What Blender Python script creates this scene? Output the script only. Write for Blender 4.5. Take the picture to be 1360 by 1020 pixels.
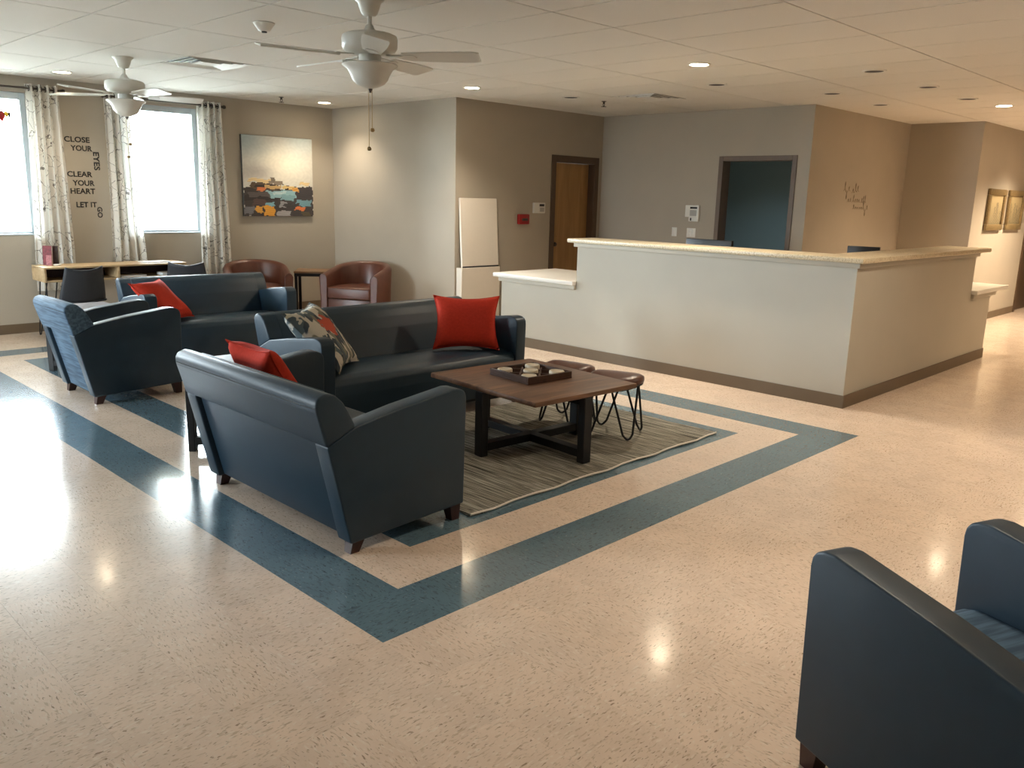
import bpy, bmesh, math, random
from mathutils import Vector, Matrix
random.seed(7)
R = math.radians
SC = bpy.context.scene
COL = SC.collection
for o in list(bpy.data.objects): bpy.data.objects.remove(o)

# ------------------------------------------------------------------ camera
F_PX = 1115.836
CAM = Vector((-1.681, -2.276, 1.607))
PITCH, ROLL, YAW = R(-12.598), R(1.447), R(44.433)
fw = Vector((math.cos(YAW)*math.cos(PITCH), math.sin(YAW)*math.cos(PITCH), math.sin(PITCH)))
rt0 = Vector((math.sin(YAW), -math.cos(YAW), 0)); up0 = rt0.cross(fw)
rt = rt0*math.cos(ROLL) + up0*math.sin(ROLL); up = -rt0*math.sin(ROLL) + up0*math.cos(ROLL)
cam_d = bpy.data.cameras.new('camera'); cam = bpy.data.objects.new('camera', cam_d); COL.objects.link(cam)
cam_d.sensor_width = 36; cam_d.lens = 36*F_PX/1360; cam_d.clip_start = .05; cam_d.clip_end = 200
m3 = Matrix((rt, up, -fw)).transposed(); cam.matrix_world = Matrix.Translation(CAM) @ m3.to_4x4()
SC.camera = cam

def project(p):
    d = Vector(p) - CAM; z = d.dot(fw)
    if z < .05: return None
    return (680 + F_PX*d.dot(rt)/z, 510 - F_PX*d.dot(up)/z, z)

# ------------------------------------------------------------------ world, exposure
SKY_STRENGTH, LAMP_POWER = 36.0, 20.0
w = bpy.data.worlds.new('daylight'); SC.world = w; w.use_nodes = True
bgn = w.node_tree.nodes['Background']; bgn.inputs[0].default_value = (.84, .93, 1.0, 1); bgn.inputs[1].default_value = SKY_STRENGTH
vs = SC.view_settings; vs.view_transform = 'Standard'; vs.look = 'None'; vs.gamma = 1; vs.use_curve_mapping = False; vs.exposure = 0.75

# ------------------------------------------------------------------ materials
def lin(c):
    return tuple(((v/255)/12.92 if v/255 <= .04045 else ((v/255+.055)/1.055)**2.4) for v in c) + (1,)
MATS = {}
def nodes(name):
    m = bpy.data.materials.new(name); m.use_nodes = True; nt = m.node_tree
    MATS[name] = m
    return m, nt, nt.nodes['Principled BSDF']
def N(nt, typ, **kw):
    n = nt.nodes.new(typ)
    for k, v in kw.items():
        if k.startswith('i_'): n.inputs[int(k[2:])].default_value = v
        else: setattr(n, k, v)
    return n
def ramp(nt, stops, interp='LINEAR'):
    r = nt.nodes.new('ShaderNodeValToRGB'); cr = r.color_ramp; cr.interpolation = interp
    while len(cr.elements) < len(stops): cr.elements.new(.5)
    for e, (p, c) in zip(cr.elements, stops): e.position = p; e.color = c
    return r
def mat(name, rgb, rough=.6, var=.06, scale=30, bump=0., metal=0., spec=.5, coat=0., stretch=None, bscale=None):
    m, nt, b = nodes(name); L = nt.links.new
    c = lin(rgb); tc = N(nt, 'ShaderNodeTexCoord')
    src = tc.outputs['Object']
    if stretch:
        mp = N(nt, 'ShaderNodeMapping'); mp.inputs['Scale'].default_value = stretch; L(src, mp.inputs[0]); src = mp.outputs[0]
    nz = N(nt, 'ShaderNodeTexNoise'); nz.inputs['Scale'].default_value = scale; nz.inputs['Detail'].default_value = 3; L(src, nz.inputs['Vector'])
    r = ramp(nt, [(.3, tuple(max(0, x*(1-var)) for x in c[:3])+(1,)), (.7, tuple(min(1, x*(1+var)) for x in c[:3])+(1,))])
    L(nz.outputs[0], r.inputs[0]); L(r.outputs[0], b.inputs['Base Color'])
    b.inputs['Roughness'].default_value = rough; b.inputs['Metallic'].default_value = metal
    b.inputs['Specular IOR Level'].default_value = spec; b.inputs['Coat Weight'].default_value = coat
    if bump:
        n2 = N(nt, 'ShaderNodeTexNoise'); n2.inputs['Scale'].default_value = bscale or scale*3; n2.inputs['Detail'].default_value = 4; L(src, n2.inputs['Vector'])
        bp = N(nt, 'ShaderNodeBump'); bp.inputs['Strength'].default_value = bump; bp.inputs['Distance'].default_value = .004
        L(n2.outputs[0], bp.inputs['Height']); L(bp.outputs[0], b.inputs['Normal'])
    return m
mat('paint', (171, 162, 147), .75, .02, 3, .08, bscale=180)
mat('office_paint', (120, 140, 146), .8, .02, 3)
mat('counter_paint', (180, 174, 160), .62, .02, 3, .05, bscale=180)
mat('vinyl_base', (104, 88, 68), .5, .04, 8)
mat('ceiling_tile', (222, 219, 212), .9, .03, 160, .5, bscale=260)
mat('ceiling_tee', (172, 170, 164), .6, .02, 20)
mat('plenum', (120, 118, 112), .9)
mat('vinyl_slate', (30, 53, 69), .45, .05, 14, .06, spec=.45, bscale=420)
mat('leg_wood', (52, 20, 16), .4, .25, 30, stretch=(1, 1, .15))
mat('red_cloth', (192, 56, 38), .85, .07, 60, .35, spec=.15, bscale=700)
mat('leather', (88, 49, 34), .34, .12, 12, .2, bscale=150)
mat('seam_dark', (20, 26, 30), .7)
mat('black_metal', (20, 21, 24), .45, .05, 20, spec=.4)
mat('black_plastic', (18, 18, 20), .35)
mat('white_plastic', (222, 220, 212), .4, .01)
mat('fan_white', (214, 212, 203), .35, .01)
mat('bowl_glass', (216, 214, 206), .3, .02, 6)
mat('white_laminate', (226, 222, 214), .35, .01)
mat('white_board', (222, 214, 202), .5, .01)
mat('frame_brown', (82, 64, 46), .5, .06, 10)
mat('office_frame', (106, 92, 80), .5, .06, 10)
mat('chrome', (180, 178, 172), .25, .02, metal=1)
mat('nickel_dark', (86, 82, 78), .35, .02, metal=1)
mat('brass', (150, 128, 92), .35, metal=1)
mat('red_plastic', (150, 22, 22), .4, .03)
mat('window_vinyl', (196, 208, 216), .4, .01)
mat('decal', (32, 31, 30), .7)
mat('decal_soft', (148, 138, 120), .7)
mat('paper', (232, 232, 228), .8)
mat('disc_ceramic', (205, 190, 165), .5, .08, 40)
mat('shell_grey', (48, 50, 55), .62, .04, 40)
mat('tray_wood', (72, 48, 36), .5, .3, 26, stretch=(1, .15, 1))
mat('picture_frame', (116, 98, 66), .4, .25, 60)
mat('picture_mat', (190, 176, 146), .8)
mat('diffuser_dark', (52, 54, 56), .6)
mat('pavement', (150, 150, 144), .9, .1, 2)
mat('subfloor', (120, 108, 92), .8)
mat('yellow_glass', (230, 190, 50), .3)
mat('hood_fabric', (92, 94, 92), .8, .1, 80)
for nm, cs in (('book_red', (120, 40, 48)), ('book_dark', (58, 44, 44)), ('book_pink', (176, 108, 112))): mat(nm, cs, .5, .35, 60)

def wood(name, dark, light, sc=3, rough=.5, stretch=(.12, 1, 1), coat=0.):
    m, nt, b = nodes(name); L = nt.links.new
    tc = N(nt, 'ShaderNodeTexCoord'); mp = N(nt, 'ShaderNodeMapping'); mp.inputs['Scale'].default_value = stretch
    L(tc.outputs['Object'], mp.inputs[0])
    n1 = N(nt, 'ShaderNodeTexNoise'); n1.inputs['Scale'].default_value = sc*9; n1.inputs['Detail'].default_value = 6; n1.inputs['Distortion'].default_value = .6
    L(mp.outputs[0], n1.inputs['Vector'])
    r = ramp(nt, [(.3, lin(dark)), (.55, lin([(a+c)/2 for a, c in zip(dark, light)])), (.75, lin(light))])
    L(n1.outputs[0], r.inputs[0]); L(r.outputs[0], b.inputs['Base Color'])
    b.inputs['Roughness'].default_value = rough; b.inputs['Coat Weight'].default_value = coat; b.inputs['Coat Roughness'].default_value = .25
    bp = N(nt, 'ShaderNodeBump'); bp.inputs['Strength'].default_value = .15; bp.inputs['Distance'].default_value = .002
    L(n1.outputs[0], bp.inputs['Height']); L(bp.outputs[0], b.inputs['Normal'])
    return m
wood('table_wood', (90, 62, 44), (136, 98, 70), 2.2, .45, (.15, 1, 1))
wood('side_top', (48, 34, 32), (78, 58, 54), 2.5, .48, (.15, 1, 1))
wood('oak', (168, 140, 102), (204, 178, 140), 2.5, .5, (.12, 1, 1))
wood('door_wood', (150, 112, 66), (176, 136, 86), 1.6, .5, (1, 1, .1))
wood('brown_top', (104, 76, 50), (140, 108, 76), 2.2, .45)

def vct(name, base, flecks):
    m, nt, b = nodes(name); L = nt.links.new
    uv = N(nt, 'ShaderNodeUVMap', uv_map='UVMap')
    mp = N(nt, 'ShaderNodeMapping'); mp.inputs['Scale'].default_value = (1, 3.2, 1); L(uv.outputs[0], mp.inputs[0])
    col = None
    nb = N(nt, 'ShaderNodeTexNoise'); nb.inputs['Scale'].default_value = 4; nb.inputs['Detail'].default_value = 2; L(uv.outputs[0], nb.inputs['Vector'])
    r0 = ramp(nt, [(.35, tuple(x*.95 for x in lin(base)[:3])+(1,)), (.65, tuple(min(1, x*1.05) for x in lin(base)[:3])+(1,))]); L(nb.outputs[0], r0.inputs[0]); col = r0.outputs[0]
    for i, (c, sc, lo, hi, amt) in enumerate(flecks):
        n = N(nt, 'ShaderNodeTexNoise'); n.inputs['Scale'].default_value = sc; n.inputs['Detail'].default_value = 1.5; n.inputs['Distortion'].default_value = .5
        off = N(nt, 'ShaderNodeMapping'); off.inputs['Location'].default_value = (17.3*i, 5.1*i, 0); L(mp.outputs[0], off.inputs[0]); L(off.outputs[0], n.inputs['Vector'])
        k = ramp(nt, [(lo, (0, 0, 0, 1)), (hi, (amt, amt, amt, 1))]); L(n.outputs[0], k.inputs[0])
        mx = N(nt, 'ShaderNodeMix', data_type='RGBA'); L(k.outputs[0], mx.inputs[0]); L(col, mx.inputs[6]); mx.inputs[7].default_value = lin(c); col = mx.outputs[2]
    L(col, b.inputs['Base Color'])
    b.inputs['Roughness'].default_value = .17; b.inputs['Specular IOR Level'].default_value = .5
    b.inputs['Coat Weight'].default_value = .25; b.inputs['Coat Roughness'].default_value = .09
    ge = N(nt, 'ShaderNodeNewGeometry'); nw = N(nt, 'ShaderNodeTexNoise'); nw.inputs['Scale'].default_value = 3.2; nw.inputs['Detail'].default_value = 2; L(ge.outputs['Position'], nw.inputs['Vector'])
    bp = N(nt, 'ShaderNodeBump'); bp.inputs['Strength'].default_value = .12; bp.inputs['Distance'].default_value = .01
    L(nw.outputs[0], bp.inputs['Height']); L(bp.outputs[0], b.inputs['Normal']); L(bp.outputs[0], b.inputs['Coat Normal'])
vct('vct_beige', (230, 209, 190), [((200, 178, 154), 34, .58, .65, .8), ((238, 226, 210), 28, .60, .67, .6), ((140, 116, 94), 42, .655, .70, .8)])
vct('vct_blue', (97, 122, 135), [((80, 96, 103), 30, .58, .65, .8), ((52, 62, 68), 36, .65, .69, .85), ((150, 164, 168), 44, .68, .72, .7)])

def granite():
    m, nt, b = nodes('granite'); L = nt.links.new
    tc = N(nt, 'ShaderNodeTexCoord'); v = N(nt, 'ShaderNodeTexNoise'); v.inputs['Scale'].default_value = 90; v.inputs['Detail'].default_value = 5; L(tc.outputs['Object'], v.inputs['Vector'])
    r = ramp(nt, [(.34, lin((176, 158, 126))), (.48, lin((205, 190, 160))), (.6, lin((218, 206, 180))), (.7, lin((190, 172, 140)))]); L(v.outputs[0], r.inputs[0]); L(r.outputs[0], b.inputs['Base Color'])
    b.inputs['Roughness'].default_value = .3
granite()

def striped_fabric(name, dark, light, axis='Z', sc=70):
    m, nt, b = nodes(name); L = nt.links.new
    tc = N(nt, 'ShaderNodeTexCoord'); mp = N(nt, 'ShaderNodeMapping'); mp.inputs['Scale'].default_value = {'Z': (.06, .8, 1), 'X': (1, .06, .2)}[axis]; L(tc.outputs['Object'], mp.inputs[0])
    n = N(nt, 'ShaderNodeTexNoise'); n.inputs['Scale'].default_value = sc; n.inputs['Detail'].default_value = 2; L(mp.outputs[0], n.inputs['Vector'])
    r = ramp(nt, [(.4, lin(dark)), (.6, lin(light))]); L(n.outputs[0], r.inputs[0]); L(r.outputs[0], b.inputs['Base Color']); b.inputs['Roughness'].default_value = .75
    bp = N(nt, 'ShaderNodeBump'); bp.inputs['Strength'].default_value = .3; bp.inputs['Distance'].default_value = .002; L(n.outputs[0], bp.inputs['Height']); L(bp.outputs[0], b.inputs['Normal'])
striped_fabric('fabric_blue', (50, 74, 96), (80, 106, 128))

def rug_mat():
    m, nt, b = nodes('rug'); L = nt.links.new
    tc = N(nt, 'ShaderNodeTexCoord')
    mp = N(nt, 'ShaderNodeMapping'); mp.inputs['Scale'].default_value = (1, .02, 1); L(tc.outputs['Object'], mp.inputs[0])
    n = N(nt, 'ShaderNodeTexNoise'); n.inputs['Scale'].default_value = 46; n.inputs['Detail'].default_value = 2; n.inputs['Roughness'].default_value = .7; L(mp.outputs[0], n.inputs['Vector'])
    r = ramp(nt, [(.30, lin((58, 57, 52))), (.40, lin((120, 116, 104))), (.46, lin((210, 205, 190))), (.50, lin((100, 97, 88))), (.55, lin((172, 167, 152))), (.60, lin((68, 66, 60))), (.66, lin((214, 208, 194))), (.74, lin((94, 90, 82)))]); L(n.outputs[0], r.inputs[0])
    wv = N(nt, 'ShaderNodeTexWave', bands_direction='Y'); wv.inputs['Scale'].default_value = 34; wv.inputs['Distortion'].default_value = 1.2; wv.inputs['Detail'].default_value = 1; L(tc.outputs['Object'], wv.inputs['Vector'])
    mx = N(nt, 'ShaderNodeMix', data_type='RGBA', blend_type='MULTIPLY'); mx.inputs[0].default_value = .3; L(r.outputs[0], mx.inputs[6]); L(wv.outputs[0], mx.inputs[7]); L(mx.outputs[2], b.inputs['Base Color'])
    b.inputs['Roughness'].default_value = .95; b.inputs['Specular IOR Level'].default_value = .1
    bp = N(nt, 'ShaderNodeBump'); bp.inputs['Strength'].default_value = .6; bp.inputs['Distance'].default_value = .004; L(wv.outputs[0], bp.inputs['Height']); L(bp.outputs[0], b.inputs['Normal'])
rug_mat()

def curtain_mat():
    m, nt, b = nodes('curtain'); L = nt.links.new
    uv = N(nt, 'ShaderNodeUVMap', uv_map='UVMap')
    nz = N(nt, 'ShaderNodeTexNoise'); nz.inputs['Scale'].default_value = 5; nz.inputs['Detail'].default_value = 3; L(uv.outputs[0], nz.inputs['Vector'])
    ad = N(nt, 'ShaderNodeMix', data_type='RGBA', blend_type='LINEAR_LIGHT'); ad.inputs[0].default_value = .12; L(uv.outputs[0], ad.inputs[6]); L(nz.outputs['Color'], ad.inputs[7])
    mp = N(nt, 'ShaderNodeMapping'); mp.inputs['Scale'].default_value = (1.5, .8, 1); mp.inputs['Rotation'].default_value = (0, 0, .5); L(ad.outputs[2], mp.inputs[0])
    v = N(nt, 'ShaderNodeTexVoronoi', feature='DISTANCE_TO_EDGE'); v.inputs['Scale'].default_value = 8; L(mp.outputs[0], v.inputs['Vector'])
    k = ramp(nt, [(.010, (1, 1, 1, 1)), (.024, (0, 0, 0, 1))]); L(v.outputs[0], k.inputs[0])
    nm = N(nt, 'ShaderNodeTexNoise'); nm.inputs['Scale'].default_value = 3.2; L(uv.outputs[0], nm.inputs['Vector'])
    k2 = ramp(nt, [(.40, (0, 0, 0, 1)), (.47, (.85, .85, .85, 1))]); L(nm.outputs[0], k2.inputs[0])
    mu = N(nt, 'ShaderNodeMath', operation='MULTIPLY'); L(k.outputs[0], mu.inputs[0]); L(k2.outputs[0], mu.inputs[1])
    # small leaf buds
    v2 = N(nt, 'ShaderNodeTexVoronoi', feature='F1'); v2.inputs['Scale'].default_value = 13; L(ad.outputs[2], v2.inputs['Vector'])
    k3 = ramp(nt, [(.12, (.6, .6, .6, 1)), (.2, (0, 0, 0, 1))]); L(v2.outputs[0], k3.inputs[0])
    mu2 = N(nt, 'ShaderNodeMath', operation='MULTIPLY'); L(k3.outputs[0], mu2.inputs[0]); L(k2.outputs[0], mu2.inputs[1])
    mxx = N(nt, 'ShaderNodeMath', operation='MAXIMUM'); L(mu.outputs[0], mxx.inputs[0]); L(mu2.outputs[0], mxx.inputs[1])
    mx = N(nt, 'ShaderNodeMix', data_type='RGBA'); L(mxx.outputs[0], mx.inputs[0]); mx.inputs[6].default_value = lin((232, 229, 222)); mx.inputs[7].default_value = lin((84, 76, 72))
    df = N(nt, 'ShaderNodeBsdfDiffuse'); tr = N(nt, 'ShaderNodeBsdfTranslucent'); L(mx.outputs[2], df.inputs[0]); L(mx.outputs[2], tr.inputs[0])
    ms = N(nt, 'ShaderNodeMixShader'); ms.inputs[0].default_value = .38; L(df.outputs[0], ms.inputs[1]); L(tr.outputs[0], ms.inputs[2])
    out = nt.nodes['Material Output']; L(ms.outputs[0], out.inputs[0]); nt.nodes.remove(b)
curtain_mat()

def floral():
    m, nt, b = nodes('floral'); L = nt.links.new
    tc = N(nt, 'ShaderNodeTexCoord')
    v = N(nt, 'ShaderNodeTexVoronoi', feature='F1'); v.inputs['Scale'].default_value = 13
    mp = N(nt, 'ShaderNodeMapping'); mp.inputs['Scale'].default_value = (1.6, .8, .3); mp.inputs['Rotation'].default_value = (0, 0, .7); L(tc.outputs['Object'], mp.inputs[0])
    nz = N(nt, 'ShaderNodeTexNoise'); nz.inputs['Scale'].default_value = 8; L(tc.outputs['Object'], nz.inputs['Vector'])
    ad = N(nt, 'ShaderNodeMix', data_type='RGBA', blend_type='LINEAR_LIGHT'); ad.inputs[0].default_value = .09; L(mp.outputs[0], ad.inputs[6]); L(nz.outputs['Color'], ad.inputs[7]); L(ad.outputs[2], v.inputs['Vector'])
    leafc = N(nt, 'ShaderNodeSeparateColor'); L(v.outputs['Color'], leafc.inputs[0])
    rc = ramp(nt, [(0, lin((60, 72, 80))), (.3, lin((128, 128, 112))), (.5, lin((90, 104, 108))), (.72, lin((205, 200, 186)))], 'CONSTANT'); L(leafc.outputs[0], rc.inputs[0])
    edge = ramp(nt, [(.66, (1, 1, 1, 1)), (.74, (0, 0, 0, 1))]); L(v.outputs['Distance'], edge.inputs[0])
    mx = N(nt, 'ShaderNodeMix', data_type='RGBA'); L(edge.outputs[0], mx.inputs[0]); mx.inputs[6].default_value = lin((206, 200, 186)); L(rc.outputs[0], mx.inputs[7])
    # one coral flower in the middle of the cloth
    sp = N(nt, 'ShaderNodeSeparateXYZ'); L(tc.outputs['Object'], sp.inputs[0])
    vm = N(nt, 'ShaderNodeVectorMath', operation='MULTIPLY'); vm.inputs[1].default_value = (1, 1, 0); L(tc.outputs['Object'], vm.inputs[0])
    sub = N(nt, 'ShaderNodeVectorMath', operation='SUBTRACT'); sub.inputs[1].default_value = (.02, .05, 0); L(vm.outputs[0], sub.inputs[0])
    ln = N(nt, 'ShaderNodeVectorMath', operation='LENGTH'); L(sub.outputs[0], ln.inputs[0])
    n3 = N(nt, 'ShaderNodeTexNoise'); n3.inputs['Scale'].default_value = 22; L(tc.outputs['Object'], n3.inputs['Vector'])
    ma = N(nt, 'ShaderNodeMath', operation='MULTIPLY_ADD'); L(n3.outputs[0], ma.inputs[0]); ma.inputs[1].default_value = .22; L(ln.outputs['Value'], ma.inputs[2])
    fk = ramp(nt, [(.185, (1, 1, 1, 1)), (.195, (0, 0, 0, 1))]); L(ma.outputs[0], fk.inputs[0])
    m2 = N(nt, 'ShaderNodeMix', data_type='RGBA'); L(fk.outputs[0], m2.inputs[0]); L(mx.outputs[2], m2.inputs[6]); m2.inputs[7].default_value = lin((196, 84, 62)); L(m2.outputs[2], b.inputs['Base Color'])
    b.inputs['Roughness'].default_value = .85
floral()

def emit(name, rgb, s):
    m, nt, b = nodes(name); b.inputs['Base Color'].default_value = (1, 1, 1, 1)
    b.inputs['Emission Color'].default_value = rgb + (1,); b.inputs['Emission Strength'].default_value = s
emit('lamp_lens', (1.0, .80, .55), 40)
emit('screen_off', (.01, .012, .015), 0)
def glass_mat():
    m, nt, b = nodes('glass'); L = nt.links.new; nt.nodes.remove(b)
    t = N(nt, 'ShaderNodeBsdfTransparent'); t.inputs[0].default_value = (.96, .98, .98, 1); g = N(nt, 'ShaderNodeBsdfGlossy'); g.inputs['Roughness'].default_value = .02
    f = N(nt, 'ShaderNodeFresnel'); f.inputs[0].default_value = 1.3; ms = N(nt, 'ShaderNodeMixShader'); L(f.outputs[0], ms.inputs[0]); L(t.outputs[0], ms.inputs[1]); L(g.outputs[0], ms.inputs[2]); L(ms.outputs[0], nt.nodes['Material Output'].inputs[0])
glass_mat()
def printed():
    m, nt, b = nodes('printed'); at = N(nt, 'ShaderNodeVertexColor', layer_name='print'); nt.links.new(at.outputs[0], b.inputs['Base Color']); b.inputs['Roughness'].default_value = .55
printed()

# ------------------------------------------------------------------ mesh helpers
class MB:
    def __init__(s): s.bm = bmesh.new()
    def box(s, lo, hi, bevel=0, seg=2, M=None):
        lo, hi = Vector(lo), Vector(hi)
        r = bmesh.ops.create_cube(s.bm, size=1); vs_ = r['verts']
        for v in vs_: v.co = Vector((lo[i] + (v.co[i]+.5)*(hi[i]-lo[i]) for i in range(3)))
        s._post(vs_, bevel, seg, M); return s
    def _post(s, vs_, bevel, seg, M):
        if bevel:
            es = list({e for v in vs_ for e in v.link_edges})
            r = bmesh.ops.bevel(s.bm, geom=es, offset=bevel, segments=seg, profile=.5, affect='EDGES', clamp_overlap=True)
            vs_ = list({v for f in r['faces'] for v in f.verts} | {v for v in vs_ if v.is_valid})
            # every vertex of the island
            seen = set(vs_); st = list(vs_)
            while st:
                v = st.pop()
                for e in v.link_edges:
                    o = e.other_vert(v)
                    if o not in seen: seen.add(o); st.append(o)
            vs_ = list(seen)
        if M is not None: bmesh.ops.transform(s.bm, matrix=M, verts=vs_)
    def prism(s, prof, x0, x1, bevel=0, seg=2, axis='x', M=None):
        def P(a, b, t): return {'x': (t, a, b), 'y': (a, t, b), 'z': (a, b, t)}[axis]
        A = [s.bm.verts.new(P(a, b, x0)) for a, b in prof]; B = [s.bm.verts.new(P(a, b, x1)) for a, b in prof]
        fs = [s.bm.faces.new(A), s.bm.faces.new(list(reversed(B)))]; n = len(prof)
        for i in range(n): fs.append(s.bm.faces.new((A[i], B[i], B[(i+1) % n], A[(i+1) % n])))
        bmesh.ops.recalc_face_normals(s.bm, faces=fs)
        s._post(A+B, bevel, seg, M); return s
    def tube(s, pts, r, n=8, cap=True, closed=False):
        pts = [Vector(p) for p in pts]; rings = []; N_ = len(pts)
        prev = None
        for i, p in enumerate(pts):
            if closed: t = pts[(i+1) % N_] - pts[i-1]
            else: t = pts[min(i+1, N_-1)] - pts[max(i-1, 0)]
            t.normalize()
            if prev is None:
                a = Vector((0, 0, 1)) if abs(t.z) < .9 else Vector((1, 0, 0)); u = t.cross(a).normalized()
            else:
                u = (prev - t*prev.dot(t)).normalized()
            prev = u; v = t.cross(u); rr = r[i] if isinstance(r, (list, tuple)) else r
            rings.append([s.bm.verts.new(p + u*rr*math.cos(2*math.pi*k/n) + v*rr*math.sin(2*math.pi*k/n)) for k in range(n)])
        fs = []
        for i in range(N_ if closed else N_-1):
            A, B = rings[i], rings[(i+1) % N_]
            for k in range(n): fs.append(s.bm.faces.new((A[k], A[(k+1) % n], B[(k+1) % n], B[k])))
        if cap and not closed: fs.append(s.bm.faces.new(list(reversed(rings[0])))); fs.append(s.bm.faces.new(rings[-1]))
        bmesh.ops.recalc_face_normals(s.bm, faces=fs)
        return s
    def lathe(s, prof, n=24, M=None, closed=False):
        rings = []; new = []
        for (r, z) in prof:
            if r < 1e-5: v = s.bm.verts.new((0, 0, z)); rings.append([v]); new.append(v)
            else:
                ring = [s.bm.verts.new((r*math.cos(2*math.pi*k/n), r*math.sin(2*math.pi*k/n), z)) for k in range(n)]; rings.append(ring); new += ring
        fs = []
        for i in range(len(rings) if closed else len(rings)-1):
            A, B = rings[i], rings[(i+1) % len(rings)]
            for k in range(n):
                k2 = (k+1) % n
                if len(A) == 1 and len(B) == 1: continue
                if len(A) == 1: fs.append(s.bm.faces.new((A[0], B[k], B[k2])))
                elif len(B) == 1: fs.append(s.bm.faces.new((A[k], A[k2], B[0])))
                else: fs.append(s.bm.faces.new((A[k], A[k2], B[k2], B[k])))
        bmesh.ops.recalc_face_normals(s.bm, faces=fs)
        if M is not None: bmesh.ops.transform(s.bm, matrix=M, verts=new)
        return s
    def quad(s, a, b, c, d):
        s.bm.faces.new([s.bm.verts.new(p) for p in (a, b, c, d)]); return s
    def grid(s, f, nu, nv, closed_u=False):
        V = [[s.bm.verts.new(f(i/nu, j/nv)) for j in range(nv+1)] for i in range(nu + (0 if closed_u else 1))]
        for i in range(nu):
            for j in range(nv):
                i2 = (i+1) % nu if closed_u else i+1
                s.bm.faces.new((V[i][j], V[i2][j], V[i2][j+1], V[i][j+1]))
        return V
    def build(s, name, material, parent=None, smooth=False, loc=None):
        me = bpy.data.meshes.new(name); s.bm.normal_update(); s.bm.to_mesh(me); s.bm.free()
        if material: me.materials.append(MATS[material])
        if smooth:
            for p in me.polygons: p.use_smooth = True
            try: me.set_sharp_from_angle(angle=R(40 if smooth is True else smooth))
            except Exception: pass
        o = bpy.data.objects.new(name, me); COL.objects.link(o)
        if parent: o.parent = parent
        if loc is not None: o.location = loc
        return o
def tag(o, label=None, cat=None, group=None, kind=None):
    if label: o['label'] = label
    if cat: o['category'] = cat
    if group: o['group'] = group
    if kind: o['kind'] = kind
    return o
def thing(name, label, cat, loc=(0, 0, 0), rz=0, group=None, kind=None):
    o = bpy.data.objects.new(name, None); COL.objects.link(o); o.empty_display_size = .1
    o.location = loc; o.rotation_euler = (0, 0, rz)
    return tag(o, label, cat, group, kind)
def copy_tree(o, parent=None):
    c = o.copy(); COL.objects.link(c); c.parent = parent
    for ch in o.children: copy_tree(ch, c)
    return c
def box(name, lo, hi, material, parent=None, bevel=0, seg=2):
    return MB().box(lo, hi, bevel, seg).build(name, material, parent, smooth=bool(bevel))
RX = lambda a: Matrix.Rotation(a, 4, 'X'); RY = lambda a: Matrix.Rotation(a, 4, 'Y'); RZ = lambda a: Matrix.Rotation(a, 4, 'Z'); T = lambda *p: Matrix.Translation(p)

# ------------------------------------------------------------------ dimensions
H = 2.715; S = .3048; BL, BW = 4.187, 6.981      # ceiling height, floor tile, blue border size
XL, XR, YF, YB = -5.0, 16.0, -6.0, 7.99
X1, Y2, X2, Y3, X3, Y4 = 5.132, 5.43, 7.874, 2.352, 10.796, 1.417
TH = .16

# ------------------------------------------------------------------ floor of vinyl tiles
floor = tag(box('floor', (XL-.2, YF-.2, -.12), (XR+.2, YB+.2, -.003), 'subfloor'), 'glossy beige vinyl tile floor with two blue border rings', 'floor', kind='structure')
def breaks(lo, hi, L):
    n = round((L-6*S)/S); mid = [3*S + (L-6*S)*i/n for i in range(n+1)]
    b = [0, S, 2*S] + mid + [L-2*S, L-S, L]
    x = 0
    while x > lo: x -= S; b.append(x)
    x = L
    while x < hi: x += S; b.append(x)
    return sorted(b)
XS, YS = breaks(XL, XR, BL), breaks(YF, YB, BW)
def inring(cx, cy):
    if not (0 < cx < BL and 0 < cy < BW): return False
    d = min(cx, BL-cx, cy, BW-cy)
    return d < S or 2*S < d < 3*S
def hidden_floor(cx, cy):
    return (cx > X1+.3 and cy > Y2+.3) or (cx > X2+3.2 and cy > Y4+.3) 
cells = []
for i in range(len(XS)-1):
    for j in range(len(YS)-1):
        cx, cy = (XS[i]+XS[i+1])/2, (YS[j]+YS[j+1])/2
        if hidden_floor(cx, cy): continue
        p = project((cx, cy, 0)); vis = p is not None and -40 < p[0] < 1400 and -40 < p[1] < 1060
        cells.append((p[2] if vis else 99, XS[i], YS[j], XS[i+1], YS[j+1], inring(cx, cy)))
def tiles_mesh(cl):
    g = .0002; V, Fc, UV = [], [], []
    for (_, x0, y0, x1, y1, b) in cl:
        k = len(V); x0 += g; y0 += g; x1 -= g; y1 -= g
        V += [(x0, y0, 0), (x1, y0, 0), (x1, y1, 0), (x0, y1, 0), (x0, y0, -.003), (x1, y0, -.003), (x1, y1, -.003), (x0, y1, -.003)]
        ou, ov, q = random.random()*40, random.random()*40, random.choice((0, 1, 2, 3))
        fs = [(0, 1, 2, 3), (0, 4, 5, 1), (1, 5, 6, 2), (2, 6, 7, 3), (3, 7, 4, 0)]
        for f in fs:
            Fc.append(tuple(k+i for i in f))
            for i in f:
                x, y = V[k+i][0], V[k+i][1]
                for _q in range(q): x, y = -y, x
                UV.append((x+ou, y+ov))
    me = bpy.data.meshes.new('floor_tile'); me.from_pydata(V, [], Fc); uvl = me.uv_layers.new(name='UVMap')
    for l, uv in zip(uvl.data, UV): l.uv = uv
    return me
cells.sort(key=lambda c: c[0])
for c in cells[:300]:
    me = tiles_mesh([c]); me.materials.append(MATS['vct_blue' if c[5] else 'vct_beige'])
    o = bpy.data.objects.new('floor_tile', me); COL.objects.link(o); o.parent = floor
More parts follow.
